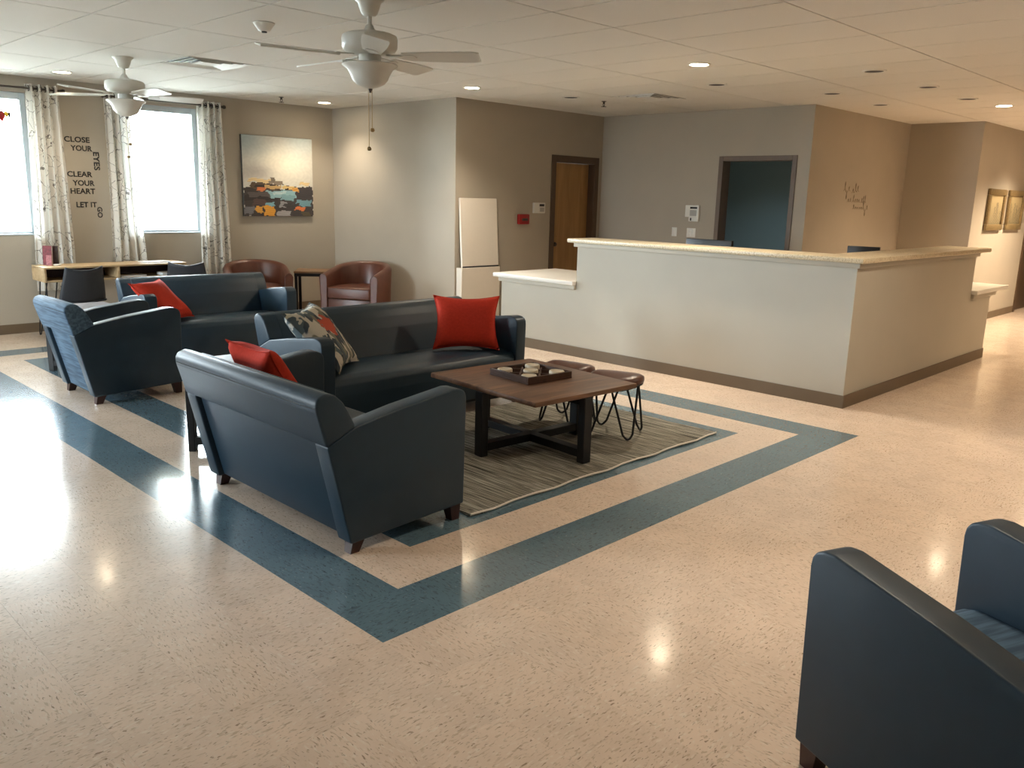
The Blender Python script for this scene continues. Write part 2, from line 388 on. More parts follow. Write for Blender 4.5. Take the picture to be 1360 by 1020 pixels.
for blue in (False, True):
    me = tiles_mesh([c for c in cells[300:] if c[5] == blue]); me.materials.append(MATS['vct_blue' if blue else 'vct_beige'])
    o = bpy.data.objects.new('blue_border_tiles' if blue else 'beige_floor_tiles', me); COL.objects.link(o); o.parent = floor; o['kind'] = 'stuff'

tag(box('ground_outside', (-45, -45, -.5), (60, 60, -.2), 'pavement'), 'pale paved ground outside the windows', 'ground', kind='structure')

# ------------------------------------------------------------------ ceiling grid
ceiling = tag(box('ceiling', (XL-.2, YF-.2, H+.02), (XR+.2, YB+.2, H+.2), 'plenum'), 'suspended ceiling of white rectangular tiles in a thin grid', 'ceiling', kind='structure')
GX, GY, PX, PY = 2.396, 1.457, .6096, 1.2192
gxs = [GX + PX*i for i in range(-14, 24) if XL-.7 < GX+PX*i < XR+.7]; gys = [GY + PY*j for j in range(-8, 8) if YF-1.3 < GY+PY*j < YB+1.3]
vents = [(GX-PX, GY+3*PY), (GX+6*PX, GY+PY)]          # cell corners that hold an air diffuser
gap = .006
tile_full = MB().box((gap, gap, 0), (PX-gap, PY-gap, .016)).build('ceiling_tile', 'ceiling_tile', ceiling).data
tile_half = MB().box((gap, gap, 0), (PX-gap, PY/2-gap, .016)).build('ceiling_tile', 'ceiling_tile', ceiling).data
for o in list(ceiling.children): bpy.data.objects.remove(o)
ct = []
for x in gxs:
    for y in gys:
        p = project((x+PX/2, y+PY/2, H)); vis = p is not None and -150 < p[0] < 1500 and -150 < p[1] < 300
        isv = any(abs(x-a) < .05 and abs(y-b) < .05 for a, b in vents)
        ct.append((0 if isv else (p[2] if vis else 99+abs(x)), x, y, isv))
ct.sort(key=lambda c: c[0])
for d, x, y, isv in ct[:300]:
    o = bpy.data.objects.new('ceiling_tile', tile_half if isv else tile_full); COL.objects.link(o); o.parent = ceiling
    yy = y + (PY/2 if (isv and y > 4) else 0)
    o.location = (x, yy, H)
if len(ct) > 300:
    mb = MB()
    for d, x, y, isv in ct[300:]: mb.box((x+gap, y+gap, H), (x+PX-gap, y+PY-gap, H+.016))
    mb.build('ceiling_tiles_beyond', 'ceiling_tile', ceiling)['kind'] = 'stuff'
for y in gys: box('main_tee', (XL, y-.012, H+.007), (XR, y+.012, H+.02), 'ceiling_tee', ceiling)
for x in gxs: box('cross_tee', (x-.012, YF, H+.0071), (x+.012, YB, H+.02), 'ceiling_tee', ceiling)
for k, (vx, vy) in enumerate(vents):
    y0 = vy if vy > 4 else vy + PY/2
    box('cross_tee', (vx, (y0+PY/2 if vy > 4 else y0)-.012, H+.007), (vx+PX, (y0+PY/2 if vy > 4 else y0)+.012, H+.02), 'ceiling_tee', ceiling)
    t = thing('air_diffuser', ['square white ceiling air diffuser beside the far fan', 'square ceiling air diffuser above the reception desk'][k], 'vent', (vx+PX/2, y0+PY/4, H), group='ceiling diffusers')
    h = PX/2-.008
    box('backing', (-h+.01, -h+.01, .008), (h-.01, h-.01, .016), 'diffuser_dark', t)
    for q in range(4):
        a, b_ = h-.068*q, h-.068*q-.034
        q2 = math.sqrt(2); mb = MB()
        if q < 3: mb.lathe([(a*q2, -.004 if q == 0 else -.002), (a*q2, .005), (b_*q2, .013), (b_*q2, .008)], 4, M=RZ(math.pi/4), closed=True)
        else: mb.box((-a, -a, -.003), (a, a, .006))
        mb.build('louvre', 'white_plastic', t)

# ------------------------------------------------------------------ walls
def wall(name, label, axis, at, th, a0, a1, holes=(), material='paint'):
    mb = MB(); lo, hi = (at, at+th)
    def bx(p, q, z0, z1):
        if q-p < 1e-4 or z1-z0 < 1e-4: return
        if axis == 'y': mb.box((p, lo, z0), (q, hi, z1))
        else: mb.box((lo, p, z0), (hi, q, z1))
    cur = a0
    for (h0, h1, z0, z1) in sorted(holes):
        bx(cur, h0, -.003, H+.02); bx(h0, h1, -.003, z0); bx(h0, h1, z1, H+.02); cur = h1
    bx(cur, a1, -.003, H+.02)
    return tag(mb.build(name, material), label, 'wall', kind='structure')
WS, WT = 1.075, 2.55
WIN = [(-1.55, -.62), (.40, 1.33), (2.31, 3.22)]
wall('wall_back', 'greige wall with the bright windows and curtains', 'y', YB, TH, XL, X1+TH, [(a, b, WS, WT) for a, b in WIN])
wall('wall_alcove', 'greige wall beside the brown tub chairs lit by a ceiling lamp', 'x', X1, TH, Y2, YB)
D1 = (6.89, 7.73, 2.075); D2 = (2.56, 3.50, 2.107); D3 = (13.5, 14.5, 2.1)
wall('wall_side_door', 'greige wall with the tan door and red fire alarm pull', 'y', Y2, TH, X1+TH, X2+TH, [(D1[0], D1[1], -.003, D1[2])])
wall('wall_reception', 'greige wall behind reception with the open doorway', 'x', X2, TH, Y3, Y2, [(D2[0], D2[1], -.003, D2[2])])
wall('wall_lettering', 'tan wall with faint script lettering behind the counter', 'y', Y3, TH, X2+TH, X3+TH)
wall('wall_hall_corner', 'short dark tan wall turning into the hallway', 'x', X3, TH, Y4, Y3)
wall('wall_hall', 'bright hallway wall with two framed pictures', 'y', Y4, TH, X3+TH, XR, [(D3[0], D3[1], -.003, D3[2])])
wall('wall_right', 'hallway end wall far to the right', 'x', XR, TH, YF, Y4)
wall('wall_front', 'wall behind the viewer', 'y', YF-TH, TH, XL, XR)
LW = [(4.6, 6.2)]
wall('wall_left', 'side wall with windows out of view on the left', 'x', XL-TH, TH, YF, YB, [(a, b, .9, WT) for a, b in LW])
wall('wall_office', 'dim blue grey office wall seen through the doorway', 'x', X3-.02, .02, Y3+TH, Y2, material='office_paint')
wall('wall_office_side', 'blue grey side wall inside the office', 'y', Y2-.02, .02, X2+TH, X3-.02, material='office_paint')
wall('wall_office_near', 'near side wall inside the office', 'y', Y3+TH, .02, X2+TH, X3-.02, material='office_paint')
def base(name, lo, hi, lab):
    tag(box(name, lo, hi, 'vinyl_base', bevel=.004, seg=1), lab, 'baseboard', kind='structure')
bh, bt = .105, .009
base('baseboard_back', (XL, YB-bt, 0), (X1, YB, bh), 'brown vinyl baseboard below the windows')
base('baseboard_alcove', (X1-bt, Y2, 0), (X1, YB-bt, bh), 'brown vinyl baseboard behind the tub chairs')
base('baseboard_side_door', (X1, Y2-bt, 0), (D1[0]-.1, Y2, bh), 'brown vinyl baseboard left of the tan door')
base('baseboard_reception', (X2-bt, D2[1]+.06, 0), (X2, Y2-bt, bh), 'brown vinyl baseboard behind reception')
base('baseboard_lettering', (X2, Y3-bt, 0), (X3, Y3, bh), 'brown vinyl baseboard under the script lettering')
base('baseboard_hall_corner', (X3-bt, Y4, 0), (X3, Y3-bt, bh), 'brown vinyl baseboard on the hallway corner')
base('baseboard_hall', (X3, Y4-bt, 0), (D3[0]-.1, Y4, bh), 'brown vinyl baseboard under the framed pictures')

# windows
def window(idx, axis, a0, a1, z0, z1, at, outward, lab, sill=True):
    root = thing('window_%d' % idx, lab, 'window', kind='structure')
    def bx(name, p, q, d0, d1, u0, u1, m):
        lo, hi = sorted((at+outward*d0, at+outward*d1))
        if axis == 'y': return box(name, (p, lo, u0), (q, hi, u1), m, root, bevel=.004, seg=1)
        return box(name, (lo, p, u0), (hi, q, u1), m, root, bevel=.004, seg=1)
    fwid = .06
    mid = z0 + (z1-z0)*.0
    for (p, q, u0, u1, nm) in ((a0, a0+fwid, z0, z1, 'jamb'), (a1-fwid, a1, z0, z1, 'jamb'), (a0+fwid, a1-fwid, z1-.07, z1, 'head'), (a0+fwid, a1-fwid, z0, z0+.025, 'bottom_rail')):
        bx(nm, p, q, .07, .14, u0, u1, 'window_vinyl')
    lo, hi = sorted((at+outward*.10, at+outward*.106))
    if axis == 'y': box('glass_pane', (a0+fwid, lo, z0+.025), (a1-fwid, hi, z1-.07), 'glass', root)
    else: box('glass_pane', (lo, a0+fwid, z0+.025), (hi, a1-fwid, z1-.07), 'glass', root)
    if sill: bx('sill', a0-.008, a1+.008, -.008, .075, z0-.012, z0+.002, 'window_vinyl')
    # daylight portal in the opening
    ld = bpy.data.lights.new('window_portal', 'AREA'); ld.shape = 'RECTANGLE'; ld.size = a1-a0; ld.size_y = z1-z0; ld.cycles.is_portal = True
    lo_ = bpy.data.objects.new('window_portal', ld); COL.objects.link(lo_); lo_.parent = root
    if axis == 'y': lo_.location = ((a0+a1)/2, at+outward*.15, (z0+z1)/2); lo_.rotation_euler = (R(-90), 0, 0)
    else: lo_.location = (at+outward*.15, (a0+a1)/2, (z0+z1)/2); lo_.rotation_euler = (R(90), 0, R(-90))
    return root
window(1, 'y', *WIN[1], WS, WT, YB, 1, 'bright window at the left edge of the photo')
window(2, 'y', *WIN[2], WS, WT, YB, 1, 'bright window between the two right curtains')
window(3, 'y', *WIN[0], WS, WT, YB, 1, 'window beyond the left edge of the photo')
for i, (a, b) in enumerate(LW): window(4+i, 'x', a, b, .9, WT, XL, -1, 'tall window in the side wall out of view')

# doors
def casing(root, axis, at, a0, a1, top, wd, m, depth=.1, front=-.012):
    def bx(p, q, z0, z1, d0, d1, nm):
        if axis == 'y': box(nm, (p, at+d0, z0), (q, at+d1, z1), m, root, bevel=.003, seg=1)
        else: box(nm, (at+d0, p, z0), (at+d1, q, z1), m, root, bevel=.003, seg=1)
    bx(a0-wd, a0, 0, top+wd, front, depth, 'jamb'); bx(a1, a1+wd, 0, top+wd, front, depth, 'jamb'); bx(a0, a1, top, top+wd, front, depth, 'head')
d1 = thing('door_1', 'closed tan wooden door in a dark brown frame', 'door', kind='structure')
casing(d1, 'y', Y2, D1[0]+.02, D1[1]-.02, D1[2]-.01, .09, 'frame_brown', depth=.15)
leaf = box('door_leaf', (D1[0]+.022, Y2+.10, .0005), (D1[1]-.022, Y2+.145, D1[2]-.012), 'door_wood', d1, bevel=.003, seg=1)
MB().lathe([(0, -.0), (.012, 0), (.012, .04), (.028, .045), (.03, .07), (.02, .085), (0, .087)], 16, M=T(D1[0]+.09, Y2+.10, .98) @ RX(R(90))).build('knob', 'nickel_dark', leaf, smooth=True)
d2 = thing('door_2', 'open doorway to a dark blue office with a brown frame', 'door', kind='structure')
casing(d2, 'x', X2, D2[0]+.01, D2[1]-.01, D2[2]-.01, .06, 'office_frame', depth=TH+.01)
lf = MB().box((0, -.022, .006), (.9, .022, 2.09), .003, 1).build('door_leaf', 'door_wood', d2); lf.location = (X2+TH+.03, D2[1]+.03, 0); lf.rotation_euler = (0, 0, R(70))
d3 = thing('door_3', 'brown framed hallway door at the right photo edge', 'door', kind='structure')
casing(d3, 'y', Y4, D3[0]+.02, D3[1]-.02, D3[2]-.01, .09, 'frame_brown', depth=.15)
box('door_leaf', (D3[0]+.022, Y4+.06, .0005), (D3[1]-.022, Y4+.10, D3[2]-.012), 'frame_brown', d3, bevel=.003, seg=1)

# ------------------------------------------------------------------ ceiling lamps and small ceiling things
def downlight(x, y, label, on=True, power=None, warm=(1.0, .86, .68)):
    t = thing('recessed_downlight', label, 'ceiling lamp', (x, y, H), group='lit downlights' if on else 'unlit downlights')
    MB().lathe([(.098, 0), (.098, -.004), (.09, -.009), (.078, -.008), (.076, 0)], 28, closed=True).build('trim_ring', 'white_plastic', t, smooth=True)
    MB().lathe([(0, -.0045), (.078, -.0045), (.078, .0)], 28).build('lens', 'lamp_lens' if on else 'diffuser_dark', t)
    if on:
        ld = bpy.data.lights.new('downlight_beam', 'SPOT'); ld.energy = (power or LAMP_POWER)*4; ld.color = warm; ld.spot_size = R(125); ld.spot_blend = .75; ld.shadow_soft_size = .07
        lo = bpy.data.objects.new('downlight_beam', ld); COL.objects.link(lo); lo.parent = t; lo.location = (0, 0, -.012)
    return t
downlight(1.445, 7.22, 'lit recessed downlight near the left window curtain', power=12)
downlight(4.60, 7.36, 'lit recessed downlight in the corner by the painting', power=17)
downlight(4.62, 4.60, 'lit recessed downlight near the fan pull chain wall corner', power=32)
downlight(4.64, 1.84, 'lit recessed downlight in front of the reception counter', power=38)
downlight(9.00, .72, 'lit recessed downlight at the right over the hallway', warm=(1.0, .78, .52), power=30)
downlight(12.1, .35, 'lit recessed downlight far down the hallway before the pictures', warm=(1.0, .81, .58), power=110)
downlight(11.0, .2, 'unseen fill downlight added just beyond the photo edge at the hallway corner', warm=(1.0, .81, .58), power=45)  # unseen lamp, added to brighten the hallway wall
downlight(4.64, -.95, 'added fill downlight just outside the right photo edge', power=24)  # unseen lamp added in line with the row, warms the front floor
downlight(1.45, -.95, 'added fill downlight above the viewer', power=20)  # unseen lamp added to light the near floor
downlight(8.6, -1.6, 'added warm fill downlight outside the photo over the hallway', warm=(1.0, .78, .52), power=30)  # unseen lamp added to warm the floor on the right
downlight(9.3, 3.9, 'added dim fill downlight inside the dark office', power=14, warm=(.75, .92, 1.0))  # unseen cool lamp added to lift the dark office interior
downlight(4.64, -3.4, 'added fill downlight outside the photo on the right')  # unseen lamp added further down the row for more light in front
downlight(9.0, -3.4, 'added fill downlight outside the photo further right')  # unseen lamp added for light from the far right
for (x, y, l) in ((5.85, 4.29, 'unlit round ceiling light left of the counter sprinkler'), (5.80, 2.38, 'unlit round ceiling light over the counter front'), (5.78, .85, 'nearest unlit round ceiling light over the counter corner'),
                  (7.02, .84, 'middle unlit round ceiling light over the counter side'), (8.17, .84, 'unlit round ceiling light beside the lit hallway lamp'), (7.03, 1.78, 'unlit round ceiling light by the reception wall corner'), (8.27, 1.78, 'unlit round ceiling light over the script lettering wall')):
    downlight(x, y, l, on=False)
def sprinkler(x, y, label):
    t = thing('fire_sprinkler', label, 'sprinkler', (x, y, H), group='ceiling sprinklers')
    MB().lathe([(0, 0), (.03, 0), (.03, -.004), (.012, -.01), (.012, -.03), (0, -.03)], 14).build('escutcheon', 'nickel_dark', t, smooth=True)
    MB().tube([(-.012, 0, -.025), (-.014, 0, -.045), (0, 0, -.06), (.014, 0, -.045), (.012, 0, -.025)], .004, 6).build('frame_arm', 'nickel_dark', t)
    MB().lathe([(0, -.06), (.03, -.06), (.032, -.064), (0, -.066)], 14).build('deflector', 'nickel_dark', t)
sprinkler(3.95, 7.30, 'small pendant sprinkler above the abstract painting')
sprinkler(6.37, 4.23, 'small pendant sprinkler near the tan door wall')
t = thing('smoke_detector', 'white cone shaped smoke detector left of the near fan', 'smoke detector', (1.45, 3.24, H))
MB().lathe([(0, 0), (.072, 0), (.074, -.006), (.066, -.014), (.04, -.05), (.026, -.056), (0, -.056)], 26).build('housing', 'white_plastic', t, smooth=True)
MB().lathe([(.018, -.056), (.018, -.064), (0, -.066)], 16).build('sensor', 'black_plastic', t, smooth=True)

def fan(x, y, label, a0):
    t = thing('ceiling_fan', label, 'ceiling fan', (x, y, H), group='ceiling fans')
    MB().lathe([(0, 0), (.088, 0), (.086, -.008), (.068, -.022), (.06, -.05), (.048, -.08), (.036, -.094), (.02, -.097), (0, -.097)], 30).build('canopy', 'fan_white', t, smooth=True)
    MB().lathe([(.014, -.09), (.014, -.15)], 14).build('downrod', 'fan_white', t, smooth=True)
    MB().lathe([(.014, -.14), (.022, -.145), (.03, -.165), (.052, -.185), (.07, -.19)], 26).build('coupling', 'fan_white', t, smooth=True)
    MB().lathe([(0, -.183), (.07, -.185), (.13, -.192), (.160, -.205), (.166, -.225), (.163, -.27), (.148, -.292), (.10, -.306), (.06, -.31), (0, -.31)], 36).build('motor_housing', 'fan_white', t, smooth=True)
    MB().lathe([(0, -.305), (.066, -.305), (.066, -.365), (0, -.365)], 26).build('switch_housing', 'fan_white', t, smooth=True)
    MB().lathe([(0, -.352), (.12, -.356), (.160, -.362), (.166, -.368), (.158, -.376), (.135, -.392), (.118, -.42), (.106, -.45), (.085, -.475), (.05, -.492), (.02, -.5), (0, -.502)], 36).build('light_bowl', 'bowl_glass', t, smooth=True)
    MB().lathe([(0, -.498), (.014, -.502), (.012, -.51), (.006, -.515), (.007, -.522), (0, -.526)], 14).build('finial', 'nickel_dark', t, smooth=True)
    for k in range(5):
        a = a0 + k*2*math.pi/5
        M = RZ(a) @ T(0, 0, -.318) @ RX(R(-13))
        n = 14; prof = []
        pts = []
        for i in range(n+1):
            u = i/n; xx = .20 + .46*u; hw = .052 + .022*math.sin(min(1, u*1.25)*math.pi/2)
            if u > .93: hw *= .86
            pts.append((xx, hw))
        poly = [(a_, b_) for a_, b_ in pts] + [(a_, -b_) for a_, b_ in reversed(pts)]
        MB().prism(poly, -.004, .004, axis='z', M=M).build('blade', 'fan_white', t)
        arm = MB(); arm.box((.10, -.016, -.006), (.215, .016, .002), .003, 1, M=RZ(a) @ T(0, 0, -.312) @ RX(R(-7)))
        arm.prism([(.19, -.02), (.215, -.042), (.27, -.03), (.285, 0), (.27, .03), (.215, .042), (.19, .02)], -.008, -.004, axis='z', M=M)
        arm.build('blade_iron', 'fan_white', t)
    for (dx, dy, z1_) in ((.012, .0, -.725), (-.004, .012, -.835)):
        ch = MB().tube([(dx, dy, -.50), (dx, dy, z1_)], .0022, 6).build('pull_chain', 'brass', t)
        MB().lathe([(0, .0), (.009, -.002), (.014, -.01), (.014, -.018), (.007, -.024), (0, -.025)], 14, M=T(dx, dy, z1_)).build('pull_knob', 'brass', ch, smooth=True)
    return t
fan(1.475, 2.07, 'white five blade ceiling fan nearest, with glass bowl and chains', R(-51))
fan(1.456, 5.695, 'white five blade ceiling fan farther back, near the windows', R(-12))

# ------------------------------------------------------------------ curtains, rod, wall decor
for (ra, rb, lab) in ((.1, 1.635, 'slim dark curtain rod over the left window'), (2.10, 3.48, 'slim dark curtain rod over the right window with round finial')):
    rod = thing('curtain_rod', lab, 'curtain rod', (0, YB-.09, 2.59), group='curtain rods')
    MB().tube([(ra, 0, 0), (rb, 0, 0)], .011, 10).build('rod', 'nickel_dark', rod, smooth=True)
    for (fx, sg) in ((ra, -1), (rb, 1)):
        MB().lathe([(0, 0), (.014, .002), (.016, .02), (.024, .03), (.02, .05), (0, .056)], 14, M=T(fx-.008*sg, 0, 0) @ RY(R(90*sg))).build('finial', 'nickel_dark', rod, smooth=True)
    for bxp in (ra+.06, rb-.05): MB().tube([(bxp, 0, 0), (bxp, .085, -.0)], .007, 8).build('bracket', 'nickel_dark', rod)
def curtain(x0, x1, b0, b1, label, folds=4, seed=0):
    rnd = random.Random(seed); ph = rnd.random()*6
    z1, z0 = 2.635, .46; y0 = YB-.09
    t = thing('window_curtain', label, 'curtain', (0, 0, 0), group='branch print curtains')
    mb = MB(); nu, nv = 72, 26
    def f(u, v):
        z = z1 + (z0-z1)*v; a, b = x0 + (b0-x0)*v**1.2, x1 + (b1-x1)*v**1.2
        amp = .04*(1-.25*v) ; s = u*folds*2*math.pi
        y = y0 + amp*math.sin(s) + .012*v*math.sin(s*.37+ph+3*v)
        x = a + (b-a)*u + .012*math.sin(s*2+ph)*(.4+v) + .01*v*math.sin(4*v+u*5+ph)
        return (x, y, z)
    V = mb.grid(f, nu, nv)
    uvl = mb.bm.loops.layers.uv.new('UVMap'); wid = (x1-x0)*2.6; idx = {}
    for i in range(nu+1):
        for j in range(nv+1): idx[V[i][j]] = (i/nu*wid + seed*3.1, (1-j/nv)*2.17)
    for fc in mb.bm.faces:
        for l in fc.loops: l[uvl].uv = idx[l.vert]
    mb.build('cloth', 'curtain', t, smooth=80)
    for k in range(folds*2):
        u = (k+.5)/(folds*2)*1.0
        u = k/(folds*2) + .25/(folds*2)*0 
        if k == 0: continue
        x = x0 + (x1-x0)*u
        MB().tube([(x, y0+.026*math.cos(q*math.pi/6)*(1), 2.59+.026*math.sin(q*math.pi/6)) for q in range(12)], .005, 6, closed=True).build('grommet', 'nickel_dark', t, smooth=True)
    return t
curtain(1.285, 1.605, 1.225, 1.635, 'white branch print curtain left of the wall lettering', 4, 1)
curtain(2.08, 2.38, 2.06, 2.44, 'white branch print curtain right of the wall lettering', 4, 2)
curtain(3.16, 3.46, 3.12, 3.51, 'white branch print curtain between window and painting', 4, 3)
t = thing('window_ornament', 'small red and yellow ornament hanging in the left window', 'ornament', (1.065, YB-.02, 2.30))
MB().tube([(-.03, .0, .105), (.02, -.01, .10), (.045, -.012, .09)], .005, 6).build('hook', 'nickel_dark', t)
MB().tube([(0, -.006, .1), (0, -.006, .03)], .0015, 5).build('string', 'nickel_dark', t)
MB().lathe([(0, .05), (.02, .04), (.032, .01), (.03, -.02), (.012, -.055), (0, -.06)], 12, M=Matrix.Scale(.35, 4, (0, 1, 0))).build('body', 'red_plastic', t, smooth=True)
MB().lathe([(0, .03), (.02, .02), (.022, -.01), (0, -.03)], 12, M=T(.045, 0, .012) @ Matrix.Scale(.35, 4, (0, 1, 0))).build('wing', 'yellow_glass', t, smooth=True)
MB().lathe([(0, .03), (.012, .02), (.012, -.02), (0, -.03)], 12, M=T(.075, 0, .012) @ Matrix.Scale(.35, 4, (0, 1, 0))).build('tail', 'black_plastic', t, smooth=True)

def word(s, x, z, w_, h_, parent, y, material='decal', rot=0, bold=.02, name='word'):
    cu = bpy.data.curves.new(name, 'FONT'); cu.body = s; cu.size = 1; cu.extrude = .0; cu.offset = bold; cu.resolution_u = 3
    ob = bpy.data.objects.new(name, cu); COL.objects.link(ob); bpy.context.view_layer.update()
    dg = bpy.context.evaluated_depsgraph_get(); me = bpy.data.meshes.new_from_object(ob.evaluated_get(dg)); bpy.data.objects.remove(ob)
    xs = [v.co.x for v in me.vertices]; ys = [v.co.y for v in me.vertices]; x0, x1, y0, y1 = min(xs), max(xs), min(ys), max(ys)
    for v in me.vertices:
        a, b = (v.co.x-x0)/(x1-x0)*w_, (v.co.y-y0)/(y1-y0)*h_
        if rot: a, b = b, w_-a           # reads downwards
        v.co = (x + a, y, z + b)
    me.materials.clear(); me.materials.append(MATS[material]); o = bpy.data.objects.new(name, me); COL.objects.link(o); o.parent = parent
    sm = o.modifiers.new('thick', 'SOLIDIFY'); sm.thickness = .002; sm.offset = 0
    return o
t = thing('wall_lettering_decal', 'dark capital letters reading close your eyes on the wall', 'lettering')
YT = YB - .0015
for s, x, z, w_, h_, r in (('CLOSE', 1.660, 2.072, .267, .060, 0), ('YOUR', 1.720, 1.980, .226, .060, 0), ('EYES', 1.952, 1.776, .200, .064, 1),
                           ('CLEAR', 1.661, 1.698, .266, .060, 0), ('YOUR', 1.711, 1.602, .232, .061, 0), ('HEART', 1.681, 1.513, .262, .061, 0),
                           ('LET IT', 1.731, 1.365, .219, .059, 0), ('GO', 1.949, 1.250, .121, .056, 1)):
    word(s, x, z, w_, h_, t, YT, rot=r)
# faint handwritten decal: loose unreadable strokes as in the photo
t = thing('script_decal', 'faint brown handwritten script lettering above the reception counter', 'lettering')
def script(x, z, amps, step, hgt, slope=0):
    pts = []; yy = Y3-.003
    for i, a in enumerate(amps):
        bx_ = x + i*step
        for q in range(7):
            f_ = q/6
            pts.append((bx_ + step*f_ + .35*step*math.sin(2*math.pi*f_), yy, z + slope*i + a*hgt*(.5-.5*math.cos(2*math.pi*f_))))
    return MB().tube(pts, .0028, 5).build('script_stroke', 'decal_soft', t)
script(8.85, 1.775, (1, -.9, .5), .06, .11); script(9.09, 1.755, (.5, 1.1, .7), .07, .10, .01)
script(8.98, 1.640, (.5, .6), .06, .08); script(9.14, 1.640, (1.1, .5, .5, .4), .055, .085); script(9.40, 1.635, (.7, 1, 1.1), .05, .085)
script(9.16, 1.555, (.7, .35, .3, .3, .35), .06, .08); script(9.46, 1.55, (1.2, -.9, .6), .06, .09)

# painting
def printed_panel(name, W, Hh, nu, nv, fn, parent, M):
    V, Fc, Cc = [], [], []
    for j in range(nv+1):
        for i in range(nu+1): V.append(M @ Vector((W*(i/nu-.5), 0, Hh*(.5-j/nv))))
    for j in range(nv):
        for i in range(nu):
            a = j*(nu+1)+i; Fc.append((a, a+nu+1, a+nu+2, a+1)); Cc.append(fn((i+.5)/nu, (j+.5)/nv))
    me = bpy.data.meshes.new(name); me.from_pydata(V, [], Fc); ca = me.color_attributes.new('print', 'FLOAT_COLOR', 'CORNER'); k = 0
    for c in Cc:
        cc = lin(c)
        for _ in range(4): ca.data[k].color = cc; k += 1
    me.materials.append(MATS['printed']); o = bpy.data.objects.new(name, me); COL.objects.link(o); o.parent = parent; return o
rp = random.Random(3)
def mixc(a, b, k): return tuple(x+(y-x)*k for x, y in zip(a, b))
strokes = []
def st(u0, u1, v0, v1, c, n=1):
    for _ in range(n): strokes.append((u0, u1, v0, v1, c, rp.uniform(-.06, .06), rp.random()*6))
st(0, 1, .66, 1.02, (62, 54, 52)); st(.6, 1, .62, 1, (70, 64, 64)); st(.0, .5, .72, .8, (50, 44, 42)); st(.1, .5, .58, .66, (88, 70, 54)); st(.06, .42, .53, .575, (226, 198, 146)); st(.15, .4, .60, .63, (52, 42, 36))
st(.36, .56, .55, .60, (140, 126, 108)); st(.38, .44, .51, .56, (122, 110, 96)); st(.3, .54, .61, .65, (200, 164, 108)); st(.55, .78, .62, .66, (224, 188, 120)); st(.8, .95, .56, .60, (232, 204, 150)); st(.45, .65, .655, .68, (60, 50, 44))
st(.18, .3, .645, .69, (214, 122, 70)); st(.70, .78, .64, .69, (222, 158, 76)); st(.30, .74, .675, .76, (146, 184, 190)); st(.52, .72, .73, .80, (128, 166, 172)); st(.42, .6, .69, .72, (186, 208, 208)); st(.06, .36, .70, .76, (86, 80, 76)); st(.12, .3, .79, .87, (84, 64, 60)); st(.0, .14, .88, .97, (112, 110, 112))
st(.30, .43, .83, .885, (122, 168, 178)); st(.74, .97, .79, .87, (118, 160, 172)); st(.72, .87, .875, .925, (226, 124, 70)); st(.16, .26, .87, .95, (206, 148, 62)); st(.28, .43, .87, 1.0, (218, 152, 54)); st(.46, .66, .935, 1.01, (164, 160, 158)); st(.5, .6, .82, .9, (150, 148, 148)); st(.82, .95, .94, 1, (92, 84, 64)); st(.55, .78, .84, .88, (66, 62, 62)); st(.78, .98, .66, .76, (66, 62, 64))
def paint(u, v):
    c = (206, 202, 190)
    k = math.exp(-(((u-.5)/.33)**2 + ((v-.34)/.22)**2)); c = mixc(c, (238, 230, 210), min(1, k*1.2))
    k = math.exp(-((u/.3)**2 + (v/.22)**2)); c = mixc(c, (160, 174, 176), min(1, k))
    k = math.exp(-(((u-.85)/.25)**2 + (v/.2)**2)); c = mixc(c, (186, 196, 194), k)
    k = math.exp(-(((u-.15)/.25)**2 + ((v-.45)/.1)**2)); c = mixc(c, (178, 170, 160), k)
    n = .5+.5*math.sin(u*37+5*math.sin(v*23))*math.sin(v*41+3*math.sin(u*29)); c = mixc(c, tuple(x*.93 for x in c), n*.6)
    for (u0, u1, v0, v1, cc, sl, ph) in strokes:
        vv = v + sl*(u-(u0+u1)/2); j = .007*math.sin(u*21+ph)+.004*math.sin(u*57+ph*2); j2 = .012*math.sin(v*70+ph)
        if u0+j2 < u < u1+j2 and v0+j < vv < v1+j*1.3: c = mixc(cc, tuple(x*.86 for x in cc), .5+.5*math.sin(v*260+u*30+ph))
    return c
t = thing('canvas_painting', 'abstract landscape canvas of cream sky over dark and orange patches', 'painting', (4.255, YB-.0, 1.78))
box('canvas', (-.515, -.042, -.51), (.515, -.004, .51), 'hood_fabric', t, bevel=.004, seg=1)
printed_panel('painted_face', 1.024, 1.014, 96, 94, paint, t, T(0, -.0435, 0))

# hallway pictures
def framed(x, label, seed):
    t = thing('framed_picture', label, 'picture', (x, Y4, 1.587), group='hallway pictures')
    w2, h2, b_ = .385, .285, .085
    for (p, q, u, v) in ((-w2, w2, h2-b_, h2), (-w2, w2, -h2, -h2+b_), (-w2, -w2+b_, -h2+b_, h2-b_), (w2-b_, w2, -h2+b_, h2-b_)):
        box('frame_side', (p, -.045, u), (q, -.003, v), 'picture_frame', t, bevel=.012)
    rr = random.Random(seed); tr = [(rr.random(), rr.uniform(.05, .12), rr.uniform(.2, .55)) for _ in range(6)]
    def sepia(u, v):
        g = 178 - 60*v
        for (c, ww, tp) in tr:
            if v > tp and abs(u-c+.02*math.sin(v*30)) < ww*(.4+v*.6): g = 118 + 30*math.sin(u*70+v*40)
        return (g, g*.9, g*.68)
    printed_panel('photo_print', 2*(w2-b_), 2*(h2-b_), 34, 28, sepia, t, T(0, -.02, 0))
framed(11.70, 'sepia print in a gold wood frame, left of the hallway pair', 5)
framed(12.66, 'sepia print in a gold wood frame, right of the hallway pair', 9)

